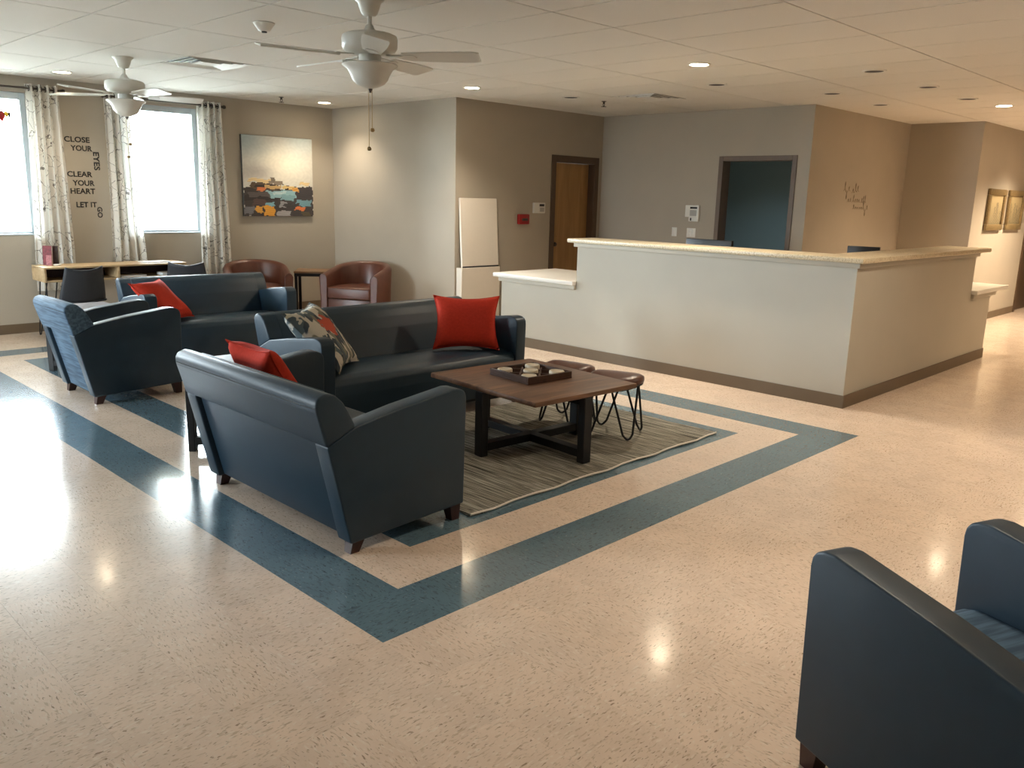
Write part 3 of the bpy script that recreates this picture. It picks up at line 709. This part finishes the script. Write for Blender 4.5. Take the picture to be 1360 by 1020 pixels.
# small wall devices
t = thing('fire_alarm_pull', 'red square fire alarm pull station on the wall', 'fire alarm', (6.285, Y2, 1.32))
box('housing', (-.095, -.05, -.065), (.095, -.001, .065), 'red_plastic', t, bevel=.012)
box('pull_bar', (-.05, -.062, -.02), (.05, -.048, .012), 'nickel_dark', t, bevel=.004)
t = thing('wall_thermostat', 'white control panel beside the tan door', 'thermostat', (6.585, Y2, 1.465))
box('housing', (-.11, -.03, -.068), (.11, -.001, .068), 'white_plastic', t, bevel=.006)
box('display', (-.005, -.033, .02), (.085, -.029, .05), 'black_plastic', t); box('keypad', (.0, -.034, -.05), (.085, -.029, .005), 'ceiling_tee', t)
t = thing('alarm_keypad', 'white alarm keypad with handset beside the open doorway', 'keypad', (X2, 3.88, 1.45))
box('housing', (-.03, -.1, -.05), (-.001, .105, .1), 'white_plastic', t, bevel=.006); box('lower_housing', (-.034, -.1, -.105), (-.001, .045, -.045), 'white_plastic', t, bevel=.006)
box('display', (-.033, -.075, .055), (-.029, .03, .08), 'black_plastic', t); box('button_pad', (-.034, -.07, -.035), (-.029, .03, .04), 'ceiling_tee', t); box('cradle', (-.04, -.0, -.095), (-.033, .018, -.06), 'black_plastic', t, bevel=.002)
for (y, ww, lab) in ((4.15, .038, 'white narrow light switch plate left of the keypad'), (3.89, .066, 'white square outlet plate below the alarm keypad')):
    t = thing('wall_plate', lab, 'wall plate', (X2, y, 1.2)); box('plate', (-.006, -ww, -.058), (-.0005, ww, .058), 'white_plastic', t, bevel=.002)
    if ww > .05:
        MB().tube([(-.009, .028*math.sin(q*math.pi/10-math.pi/2*1.0), .012+.026*math.cos(q*math.pi/10-math.pi/2*1.0)) for q in range(0, 21)], .007, 6).build('knob_ring', 'paper', t)
        box('indicator', (-.012, -.01, -.042), (-.005, .01, -.025), 'paper', t)
    else: box('rocker', (-.011, -.016, -.03), (-.005, .016, .03), 'white_laminate', t, bevel=.002)

# ------------------------------------------------------------------ reception counter
KX, KY = 4.895, .436
rc = thing('reception_counter', 'L shaped greige reception counter with speckled stone ledge', 'reception desk')
KYF, KXR = 3.29, 7.80      # ends of the high part
KYL, KXL = 4.37, 8.47      # ends of the low parts
box('front_panel', (KX, KY, 0), (KX+.16, KYF, 1.13), 'counter_paint', rc)
box('side_panel', (KX+.16, KY, 0), (KXR, KY+.16, 1.13), 'counter_paint', rc)
MB().prism([(KX-.065, KYF+.09), (KX-.065, KY-.065), (KXR+.25, KY-.065), (KXR+.25, KY+.36), (KX+.36, KY+.36), (KX+.36, KYF+.09)], 1.165, 1.205, axis='z', bevel=.008).build('ledge_top', 'granite', rc, smooth=True)
MB().prism([(KX-.03, KYF+.03), (KX-.03, KY-.03), (KXR+.03, KY-.03), (KXR+.03, KY+.19), (KX+.19, KY+.19), (KX+.19, KYF+.03)], 1.125, 1.1655, axis='z', bevel=.004).build('ledge_trim', 'counter_paint', rc, smooth=True)
box('low_front_panel', (KX, KYF, 0), (KX+.16, KYL, .73), 'counter_paint', rc)
box('low_end_panel', (KX+.16, KYL-.1, 0), (KX+.92, KYL, .73), 'counter_paint', rc)
box('low_side_panel', (KXR, KY, 0), (KXL, KY+.16, .73), 'counter_paint', rc)
box('low_side_end_panel', (KXL-.1, KY+.16, 0), (KXL, KY+.8, .73), 'counter_paint', rc)
box('low_front_top', (KX-.06, KYF+.002, .735), (KX+.98, KYL+.085, .778), 'white_laminate', rc, bevel=.006)
box('low_front_trim', (KX-.028, KYF+.002, .69), (KX+.03, KYL+.03, .735), 'counter_paint', rc, bevel=.003, seg=1)
box('low_side_top', (KXR+.002, KY-.06, .735), (KXL+.42, KY+.5, .778), 'white_laminate', rc, bevel=.006)
box('low_side_trim', (KXR+.002, KY-.028, .69), (KXL+.1, KY+.03, .735), 'counter_paint', rc, bevel=.003, seg=1)
MB().prism([(KX+.16, KYF), (KX+.16, KY+.16), (KXR, KY+.16), (KXR, KY+.85), (KX+.9, KY+.85), (KX+.9, KYF)], .70, .735, axis='z').build('work_surface', 'white_laminate', rc)
bb = MB(); bb.box((KX-.009, KY-.009, 0), (KX, KYL, bh)); bb.box((KX, KY-.009, 0), (KXL, KY, bh)); bb.box((KX-.009, KYL, 0), (KX+.92, KYL+.009, bh)); bb.box((KXL, KY-.009, 0), (KXL+.009, KY+.8, bh))
bb.build('counter_baseboard', 'vinyl_base', rc)
def monitor(x, y, rz, w_, top, label, h=.33):
    t = thing('desk_monitor', label, 'monitor', (x, y, .736), rz)
    hz = top-.736
    box('screen', (-.02, -w_/2, hz-h), (.02, w_/2, hz), 'black_plastic', t, bevel=.006)
    box('display', (.0195, -w_/2+.012, hz-h+.02), (.0215, w_/2-.012, hz-.012), 'screen_off', t)
    box('stand', (-.045, -.03, .012), (-.018, .03, hz-.1), 'black_plastic', t, bevel=.004); box('foot', (-.12, -.11, 0), (.1, .11, .013), 'black_plastic', t, bevel=.004)
monitor(5.72, 2.28, 0, .52, 1.235, 'wide black monitor behind the counter before the doorway')
monitor(6.60, 1.10, R(10), .30, 1.215, 'small black monitor behind the counter near its corner')

# boards leaning by the wall corner
t = thing('low_cabinet', 'white slim low cabinet standing in the wall corner behind the sofa', 'cabinet', (5.475, Y2-.06, 0))
box('body', (-.325, -.05, .02), (.325, .05, .742), 'white_board', t, bevel=.004, seg=1); box('plinth', (-.31, -.04, 0), (.31, .045, .02), 'black_plastic', t)
t = thing('leaning_board', 'tall white board leaning on the wall above the low cabinet', 'board', (5.475, Y2-.06, .744))
MB().box((-.305, -.016, .002), (.305, .016, .83), .004, 1, M=T(0, -.026, 0) @ RX(R(-4))).build('panel', 'white_board', t)
MB().box((-.302, -.017, .0), (.302, .017, .014), 0, 1, M=T(0, -.0265, .001) @ RX(R(-4))).build('bottom_edge', 'black_plastic', t)

# ------------------------------------------------------------------ sofas and armchairs
def sofa(width, label, cat, loc, rz, name='sofa', seat_m='vinyl_slate', back_m='vinyl_slate', group=None):
    """front of the seat faces local -Y; root at the middle of the footprint"""
    t = thing(name, label, cat, loc, rz, group)
    O = -.43; w2 = width/2; at = .105
    pr_ = lambda P: [(a+O, b) for a, b in P]
    arm = pr_([(.012, .092), (.0, .628), (.004, .655), (.018, .675), (.045, .687), (.085, .691), (.40, .650), (.65, .606), (.80, .535), (.69, .062)])
    for s in (-1, 1):
        x0, x1 = sorted((s*w2, s*(w2-at))); MB().prism(arm, x0, x1, .009, 3).build('arm', 'vinyl_slate', t, smooth=True)
    iw = w2-at-.001
    n = 10; prof = [(.022, .10), (.012, .30), (.016, .37), (.04, .405), (.09, .424), (.3, .428), (.62, .405), (.62, .10)]
    seat = MB().prism(pr_(prof), -iw, iw, .008, 2).build('seat', seat_m, t, smooth=True)
    MB().prism(pr_([(.55, .36), (.572, .42), (.641, .60), (.680, .678), (.711, .730), (.752, .7665), (.80, .70), (.79, .60), (.775, .535), (.664, .07), (.56, .075)]), -iw, iw, .008, 2).build('backrest', back_m, t, smooth=True)
    head = MB().prism(pr_([(.648, .604), (.802, .532), (.822, .60), (.85, .70), (.853, .735), (.838, .76), (.80, .774), (.755, .762), (.715, .725), (.685, .675)]), -w2+.002, w2-.002, .012, 3).build('headrest', back_m, t, smooth=True)
    for dz in (0, .014):
        MB().tube([(-w2+.012, .851+O-dz*.28, .712-dz), (w2-.012, .851+O-dz*.28, .712-dz)], .0022, 5).build('stitch_line', 'seam_dark', head)
    for sx in (-1, 1):
        for (fy, lean) in ((.05, 0), (.63, 0)):
            cx = sx*(w2-.055)
            mb = MB(); a = .034; b = .024; off = -.012 if fy < .3 else .02; lt = .094 if fy < .3 else .07
            top = [(cx-a, fy+O-a, lt), (cx+a, fy+O-a, lt), (cx+a, fy+O+a, lt), (cx-a, fy+O+a, lt)]
            bot = [(cx-b, fy+O-b+off, 0), (cx+b, fy+O-b+off, 0), (cx+b, fy+O+b+off, 0), (cx-b, fy+O+b+off, 0)]
            V = [mb.bm.verts.new(p) for p in top+bot]
            for f in ((0, 1, 2, 3), (7, 6, 5, 4), (0, 4, 5, 1), (1, 5, 6, 2), (2, 6, 7, 3), (3, 7, 4, 0)): mb.bm.faces.new([V[i] for i in f])
            bmesh.ops.recalc_face_normals(mb.bm, faces=mb.bm.faces[:]); mb.build('leg', 'leg_wood', t)
    box('underside_frame', (-iw, .06+O, .07), (iw, .62+O, .10), 'seam_dark', t)
    return t
sofa(1.36, 'dark slate loveseat seen from behind in the foreground, red pillow on it', 'loveseat', (.60, 1.37, 0), R(90), 'loveseat')
sofa(1.87, 'long dark slate sofa behind the coffee table with floral and red pillows', 'sofa', (2.135, 2.67, 0), 0)
sofa(.70, 'slate armchair with blue striped back at far left', 'armchair', (.745, 4.55, 0), R(90), 'armchair', 'fabric_blue', 'fabric_blue', 'two tone armchairs')
sofa(1.42, 'dark slate loveseat farthest back, red pillow at its left end', 'loveseat', (2.0, 5.45, 0), R(-5), 'loveseat')
th = R(180-21.7)
sofa(.71, 'slate armchair cut off by the lower right photo corner', 'armchair', (.78-.372*.41, -1.505-.928*.41, 0), th, 'armchair', 'fabric_blue', 'fabric_blue', 'two tone armchairs')

# pillows
def pillow(label, material, size, base_pt, edge_dir, up_vec, thick=.075, seed=0, group='red throw pillows'):
    """base_pt = middle of the lower edge, edge_dir = direction along it, up_vec = direction to the upper edge"""
    rnd = random.Random(seed); e = Vector(edge_dir).normalized(); u = Vector(up_vec); u = (u - e*u.dot(e)).normalized(); n = e.cross(u)
    mb = MB(); K = 18; hx, h = (size[0]/2, size[1]/2) if isinstance(size, tuple) else (size/2, size/2); ph = [rnd.random()*6 for _ in range(4)]
    def pt(i, j, s):
        a, b = i/K*2-1, j/K*2-1
        x = a*hx*(1 - .15*(1-b*b)*(a*a)); y = b*h*(1 - .15*(1-a*a)*(b*b))
        tt = thick*((1-a**4)*(1-b**4))**.55
        tt *= 1 + .10*math.sin(3*a+ph[0])*math.sin(2.5*b+ph[1])
        z = s*tt + .012*math.sin(2*a+ph[2])*math.sin(2*b+ph[3])
        return Vector((x, y, z))
    Vt = [[mb.bm.verts.new(pt(i, j, 1)) for j in range(K+1)] for i in range(K+1)]
    Vb = [[Vt[i][j] if i in (0, K) or j in (0, K) else mb.bm.verts.new(pt(i, j, -1)) for j in range(K+1)] for i in range(K+1)]
    for i in range(K):
        for j in range(K):
            mb.bm.faces.new((Vt[i][j], Vt[i+1][j], Vt[i+1][j+1], Vt[i][j+1])); mb.bm.faces.new((Vb[i][j], Vb[i][j+1], Vb[i+1][j+1], Vb[i+1][j]))
    c = Vector(base_pt) + u*h*.98
    root = thing('throw_pillow', label, 'pillow', (0, 0, 0), 0, group)
    root.matrix_world = Matrix.Translation(c) @ Matrix((e, u, n)).transposed().to_4x4()
    mb.build('cushion', material, root, smooth=80)
    edge = [pt(i, 0, 0) for i in range(K)] + [pt(K, j, 0) for j in range(K)] + [pt(K-i, K, 0) for i in range(K)] + [pt(0, K-j, 0) for j in range(K)]
    MB().tube(edge, .004, 6, closed=True).build('seam', material, root, smooth=True)
    return root
pillow('red pillow at the right end of the long sofa', 'red_cloth', (.52, .43), (2.67, 2.50, .435), (.75, -.66, 0), (.08, .10, .37), seed=1)
pillow('floral pillow with a coral flower against the left sofa arm', 'floral', (.54, .54), (1.575, 2.49, .435), (.77, .64, 0), (-.16, .32, .38), seed=2, group=None)
pillow('red pillow peeking over the back of the foreground loveseat', 'red_cloth', (.43, .46), (.655, 1.715, .435), (.05, -1, 0), (-.24, .04, .38), seed=3)
pillow('red pillow on the farthest loveseat, slumped at its left end', 'red_cloth', (.50, .47), (1.585, 5.17, .435), (.80, .60, 0), (-.19, .25, .34), seed=4)

# ------------------------------------------------------------------ rug, coffee table, tray, stools
rx0, rx1, ry0, ry1 = 1.07, 3.43, .70, 2.25
mb = MB(); nu, nv = 60, 40
def rugf(u, v):
    x = rx0 + (rx1-rx0)*u; y = ry0 + (ry1-ry0)*v
    e = (1-v)**12
    y -= .010*math.sin(u*31)*e; x += .006*math.sin(v*20)
    return (x, y, .010 + .006*max(0, math.sin(u*31+1))*e)
V = mb.grid(rugf, nu, nv)
r_ = bmesh.ops.extrude_face_region(mb.bm, geom=mb.bm.faces[:])
for g in r_['geom']:
    if isinstance(g, bmesh.types.BMVert): g.co.z = .0006
bmesh.ops.recalc_face_normals(mb.bm, faces=mb.bm.faces[:])
rug = thing('area_rug', 'woven rug with fine beige and grey stripes under the coffee table', 'rug')
mb.build('rug_weave', 'rug', rug, smooth=True)
mb = MB(); mb.tube([Vector(rugf(i/nu, 0)) + Vector((0, -.003, -.002)) for i in range(nu+1)], .0065, 6); mb.build('rug_binding', 'white_board', rug, smooth=True)
mb = MB(); mb.tube([Vector(rugf(1, i/nv)) + Vector((.003, 0, -.004)) for i in range(nv+1)], .005, 6); mb.build('rug_binding', 'rug', rug, smooth=True)

def plus_table(name, label, loc, rz, w_, d_, top, tmat, thick=.035, diag=False, lw=.06, fl=0.012):
    t = thing(name, label, 'table', loc, rz)
    w2, d2 = w_/2, d_/2
    MB().box((-w2, -d2, top-thick), (w2, d2, top), .010, 2).build('table_top', tmat, t, smooth=True)
    if diag: feet = [(w2-.05, d2-.05, math.atan2(d2, w2)), (-w2+.05, d2-.05, math.atan2(d2, -w2)), (-w2+.05, -d2+.05, math.atan2(-d2, -w2)), (w2-.05, -d2+.05, math.atan2(-d2, w2))]
    else: feet = [(w2-.025, 0, 0), (0, d2-.025, math.pi/2), (-w2+.025, 0, math.pi), (0, -d2+.025, -math.pi/2)]
    a = lw/2; zt = top-thick
    for (fx, fy, an) in feet:
        M = T(fx, fy, 0) @ RZ(an)
        MB().box((-a*.8, -a, fl), (a*.8, a, zt), .004, 1, M=M).build('leg', 'black_metal', t)
        L_ = math.hypot(fx, fy)
        MB().box((0, -a, .045), (L_-a*.8, a, .045+.05), .003, 1, M=RZ(an)).build('stretcher', 'black_metal', t)
        if not diag: MB().box((0, -a, zt-.05), (L_-a*.8, a, zt-.001), .003, 1, M=RZ(an)).build('top_rail', 'black_metal', t)
    return t
plus_table('coffee_table', 'square dark wood coffee table on a black crossed base', (2.22, 1.365, 0), R(-4), .89, 1.02, .46, 'table_wood', .034, lw=.07, fl=.012)
plus_table('side_table', 'dark square side table wedged behind the foreground loveseat', (.765, 2.44, 0), 0, .57, .57, .575, 'side_top', .03, True, lw=.055, fl=.0)
plus_table('side_table', 'dark square side table behind the striped armchair', (.885, 5.50, 0), 0, .54, .54, .575, 'side_top', .03, True, lw=.06, fl=.0)
# tray with lattice
TZ = .4605; tw = .19
tr = thing('wooden_tray', 'square wooden tray with crossed lattice on the coffee table', 'tray', (2.24, 1.40, TZ), R(-5))
MB().box((-tw, -tw, 0), (tw, tw, .010)).build('tray_base', 'tray_wood', tr)
for (p, q, u, v) in ((-tw, tw, -tw, -tw+.014), (-tw, tw, tw-.014, tw), (-tw, -tw+.014, -tw+.014, tw-.014), (tw-.014, tw, -tw+.014, tw-.014)):
    box('tray_rim', (p, u, .010), (q, v, .046), 'tray_wood', tr, bevel=.002, seg=1)
for s in (-1, 1):
    for a in (0, 1):
        M = T(0, s*.088, 0) if a else T(s*.088, 0, 0)
        for q in (-1, 1):
            MB().box((-.07, -.006, .010), (.07, .006, .036), .001, 1, M=M @ RZ(q*R(45))).build('lattice_bar', 'tray_wood', tr)
c0 = Matrix.Translation((2.24, 1.40, TZ)) @ RZ(R(-5))
for (a, b, lab) in ((0, 0, 'round white disc in the middle of the wooden tray'), (-.12, -.12, 'round white disc in the tray corner nearest the viewer'), (.12, -.12, 'round white disc in the right corner of the tray'), (-.12, .12, 'round white disc in the left corner of the tray'), (.12, .12, 'round white disc in the far corner of the tray')):
    p = c0 @ Vector((a, b, .010))
    t = thing('decor_disc', lab, 'disc', p, group='discs in the tray')
    MB().lathe([(0, 0), (.046, 0), (.050, .004), (.050, .032), (.047, .036), (.038, .036), (.036, .033), (0, .033)], 24).build('disc', 'disc_ceramic', t, smooth=True)

def stool(x, y, rz, label):
    t = thing('wire_stool', label, 'stool', (x, y, .0125), rz, 'wire stools')
    zt = .355
    mb = MB(); n = 36; rad = .188
    prof = [(0, 0), (rad-.02, 0), (rad-.004, .008), (rad, .026), (rad-.004, .046), (rad-.03, .062), (rad*.6, .070), (0, .072)]
    mb.lathe(prof, n, M=T(0, 0, zt))
    for v in mb.bm.verts:
        v.co.z += .016*math.cos(2*math.atan2(v.co.y, v.co.x))*(math.hypot(v.co.x, v.co.y)/rad)**2*-1
    st_ = mb.build('seat', 'leather', t, smooth=60)
    MB().tube([((rad-.012)*math.cos(k*math.pi/18), (rad-.012)*math.sin(k*math.pi/18), zt-.004-.016*math.cos(2*k*math.pi/18)) for k in range(36)], .006, 6, closed=True).build('seat_ring', 'black_metal', t, smooth=True)
    for k in range(4):
        a = k*math.pi/2 + math.pi/4; da = R(42)
        def P(ang, r, z): return Vector((r*math.cos(ang), r*math.sin(ang), z))
        A, B, C_ = P(a-da, .155, zt), P(a, .205, .006), P(a+da, .155, zt)
        U0, U1 = P(a-R(11), .198, .04), P(a+R(11), .198, .04)
        pts = [A + (U0-A)*q for q in (0, .35, .7)] + [U0] + [P(a+R(-11+22*q/6), .198+.006*math.sin(q*math.pi/6), .04-.033*math.sin(q*math.pi/6)) for q in range(1, 6)] + [U1] + [U1 + (C_-U1)*q for q in (.3, .65, 1)]
        MB().tube(pts, .0078, 8).build('hairpin_leg', 'black_metal', t, smooth=True)
stool(2.865, 1.17, R(20), 'brown leather stool on black wire legs, nearer of the two')
stool(2.86, 1.60, R(8), 'brown leather stool on black wire legs, farther and half hidden')

# ------------------------------------------------------------------ tub chairs and corner table
def tub_chair(label, loc, rz):
    t = thing('tub_chair', label, 'armchair', loc, rz, 'brown leather tub chairs')
    ro, th_ = .385, .085
    path = []
    for i in range(5): path.append((-ro, -.33 + i*.33/5, -1, 0))
    for i in range(25):
        a = math.pi - i*math.pi/24; path.append((ro*math.cos(a), ro*math.sin(a)*.98, math.cos(a), math.sin(a)))
    for i in range(5): path.append((ro, -.33*(i+1)/5, 1, 0))
    n = len(path)
    def sect(i):
        x, y, nx, ny = path[i]; u = abs(i/(n-1)*2-1)          # 1 at the arm fronts, 0 at the back
        h = .735 - .13*(u**2.2)
        pts = []
        for (d, z) in ((0, .05), (.0, .3), (-.012, h-.045), (.006, h-.012), (.035, h), (.065, h-.012), (th_, h-.045), (th_, .3), (th_, .12)):
            pts.append(Vector((x-nx*d, y-ny*d, z)))
        return pts
    mb = MB(); Rg = [[mb.bm.verts.new(p) for p in sect(i)] for i in range(n)]; m_ = len(Rg[0])
    for i in range(n-1):
        for k in range(m_-1): mb.bm.faces.new((Rg[i][k], Rg[i+1][k], Rg[i+1][k+1], Rg[i][k+1]))
        mb.bm.faces.new((Rg[i][m_-1], Rg[i+1][m_-1], Rg[i+1][0], Rg[i][0]))
    mb.bm.faces.new(Rg[0]); mb.bm.faces.new(list(reversed(Rg[-1])))
    bmesh.ops.recalc_face_normals(mb.bm, faces=mb.bm.faces[:])
    shell = mb.build('tub_shell', 'leather', t, smooth=60)
    for i in (0, n-1): MB().tube([p + Vector((0, -.002, 0)) for p in sect(i)], .0045, 6).build('piping', 'leather', shell, smooth=True)
    ri = ro-th_-.004
    out = [(-ri, -.335)] + [(ri*math.cos(math.pi-k*math.pi/16), ri*.96*math.sin(math.pi-k*math.pi/16)) for k in range(17)] + [(ri, -.335)]
    cu = MB().prism(out, .30, .445, .022, 3, axis='z').build('seat_cushion', 'leather', t, smooth=60)
    MB().tube([(-ri+.015, -.336, .428), (ri-.015, -.336, .428)], .005, 6).build('piping', 'leather', cu)
    MB().tube([(-ri+.015, -.336, .316), (ri-.015, -.336, .316)], .005, 6).build('piping', 'leather', cu)
    out2 = [(a*.99, b*.99 + .012) for a, b in out]
    MB().prism(out2, .055, .296, .01, 2, axis='z').build('front_rail', 'leather', t, smooth=True)
    for (fx, fy) in ((-.3, -.27), (.3, -.27), (-.22, .24), (.22, .24)):
        MB().lathe([(0, 0), (.018, 0), (.024, .055), (0, .055)], 12, M=T(fx, fy, 0)).build('foot', 'black_plastic', t, smooth=True)
    return t
tub_chair('brown leather tub chair under the abstract painting', (3.60, 7.44, 0), R(-22))
tub_chair('brown leather tub chair against the right alcove wall', (4.62, 6.66, 0), R(-62))
t = thing('corner_table', 'small brown topped table between the two tub chairs', 'table', (4.36, 7.34, 0), R(-38))
box('table_top', (-.225, -.225, .575), (.225, .225, .60), 'brown_top', t, bevel=.004, seg=1)
box('apron', (-.22, -.22, .535), (.22, .22, .574), 'black_metal', t)
for sx in (-1, 1):
    for sy in (-1, 1): box('leg', (sx*.2-.018, sy*.2-.018, 0), (sx*.2+.018, sy*.2+.018, .535), 'black_metal', t)
for k in range(3): box('side_slat', (.19, -.11+k*.09, .10), (.21, -.08+k*.09, .535), 'black_metal', t)
box('lower_rail', (.187, -.18, .08), (.213, .18, .10), 'black_metal', t)

# ------------------------------------------------------------------ desk with shell chairs
dk = thing('console_desk', 'light oak console desk with open shelf and hairpin legs under the curtains', 'desk', (0, 0, 0))
dx0, dx1, dy0, dy1, dz0, dz1 = 1.14, 2.66, 7.33, 7.74, .605, .765
box('desk_top', (dx0, dy0, dz1-.022), (dx1, dy1, dz1), 'oak', dk, bevel=.006); box('desk_bottom', (dx0+.02, dy0+.004, dz0), (dx1-.02, dy1, dz0+.018), 'oak', dk, bevel=.003, seg=1)
for x in (dx0, dx1-.022): box('end_panel', (x, dy0, dz0), (x+.022, dy1, dz1-.022), 'oak', dk, bevel=.004, seg=1)
box('divider', (1.885, dy0+.006, dz0+.018), (1.905, dy1-.01, dz1-.022), 'oak', dk); box('back_panel', (dx0+.022, dy1-.014, dz0+.018), (dx1-.022, dy1-.002, dz1-.022), 'leg_wood', dk)
for (lx, ly, sx, sy) in ((dx0+.06, dy0+.05, -1, -1), (dx1-.06, dy0+.05, 1, -1), (dx0+.06, dy1-.05, -1, 1), (dx1-.06, dy1-.05, 1, 1)):
    b_ = Vector((lx+sx*.04, ly+sy*.03, .006))
    pts = [Vector((lx-.07*sx*-1*-1, ly, dz0)), b_ + Vector((-.012*sx, 0, .03)), b_ + Vector((-.006*sx, 0, .004)), b_ + Vector((.004*sx, 0, .004)), b_ + Vector((.006*sx, -.004*sy, .03)), Vector((lx+.02*sx, ly-.06*sy, dz0))]
    MB().tube(pts, .0065, 8).build('hairpin_leg', 'black_metal', dk, smooth=True)
t = thing('paper_stack', 'white papers lying at the right end of the oak desk', 'papers', (2.36, 7.50, dz1), R(4))
for k in range(4): MB().box((-.15, -.10, k*.003), (.15, .10, k*.003+.0026), 0, 1, M=RZ(R((k*37) % 11-5))).build('sheet', 'paper', t)
for (x0, x1, lab) in ((1.92, 2.20, 'pale booklet lying in the middle of the open desk shelf'), (2.38, 2.52, 'white booklets at the right end of the open desk shelf')):
    t = thing('booklet', lab, 'booklet', ((x0+x1)/2, 7.42, dz0+.0185))
    box('pages', (-(x1-x0)/2, -.07, 0), ((x1-x0)/2, .09, .014 if x0 < 2.3 else .03), 'paper', t, bevel=.001, seg=1); box('cover', (-(x1-x0)/2-.003, -.073, .0142 if x0 < 2.3 else .0302), ((x1-x0)/2+.003, .092, .0172 if x0 < 2.3 else .0332), 'white_board', t)
def leaning_book(x, y, m, w_, h_, th_, rz, lab, tilt=8):
    t = thing('greeting_book', lab, 'book', (x, y, dz1), rz, 'upright books on the desk')
    M = RX(R(-tilt))
    MB().box((-w_/2, -th_/2+.002, .001), (w_/2, th_/2-.002, h_-.003), 0, 1, M=M).build('pages', 'paper', t)
    for s in (-1, 1): MB().box((-w_/2-.002, s*th_/2-.002, .0), (w_/2+.002, s*th_/2+.002, h_), .001, 1, M=M).build('cover', m, t)
    return t
leaning_book(1.265, 7.60, 'book_red', .085, .205, .03, R(-35), 'dark red patterned book standing at the left end of the desk')
leaning_book(1.335, 7.62, 'book_dark', .085, .20, .03, R(-30), 'dark brown book standing beside the dark red one on the desk')
leaning_book(1.255, 7.53, 'book_pink', .05, .11, .015, R(-35), 'small pink card leaning before the dark red book')
t = thing('pebble_dish', 'small pale dish lying before the books on the desk', 'dish', (1.32, 7.48, dz1))
MB().lathe([(0, 0), (.03, 0), (.042, .012), (.04, .016), (.026, .008), (0, .007)], 18).build('bowl', 'white_laminate', t, smooth=True)
def shell_chair(label, loc, rz):
    t = thing('shell_chair', label, 'chair', loc, rz, 'dark shell chairs at the desk')
    def back(u, v):
        a = u*2-1; w2 = .235 - .055*v; z = .44 + .37*v - .035*v*v*(1-a*a)
        return (a*w2, .19 + .09*v - .05*a*a*(1-.3*v), z)
    mb = MB(); mb.grid(back, 14, 10); o = mb.build('back_shell', 'shell_grey', t, smooth=80); sm = o.modifiers.new('t', 'SOLIDIFY'); sm.thickness = .012
    def seat(u, v):
        a = u*2-1; y = -.23 + .43*v; return (a*(.235-.01*v), y, .445 + .02*a*a - .018*math.sin(v*math.pi) - .02*max(0, .2-v)*3)
    mb = MB(); mb.grid(seat, 14, 10); o = mb.build('seat_shell', 'shell_grey', t, smooth=80); sm = o.modifiers.new('t', 'SOLIDIFY'); sm.thickness = .014
    for sx in (-1, 1):
        for sy in (-1, 1): MB().tube([(sx*.15, sy*.13, .43), (sx*.22, sy*.20, .0)], [.013, .009], 8).build('leg', 'black_metal', t)
    return t
shell_chair('dark grey shell chair pushed to the left half of the desk', (1.33, 7.03, 0), R(184))
shell_chair('dark grey shell chair turned sideways at the right desk end', (2.56, 7.08, 0), R(152))
bpy.context.view_layer.update()
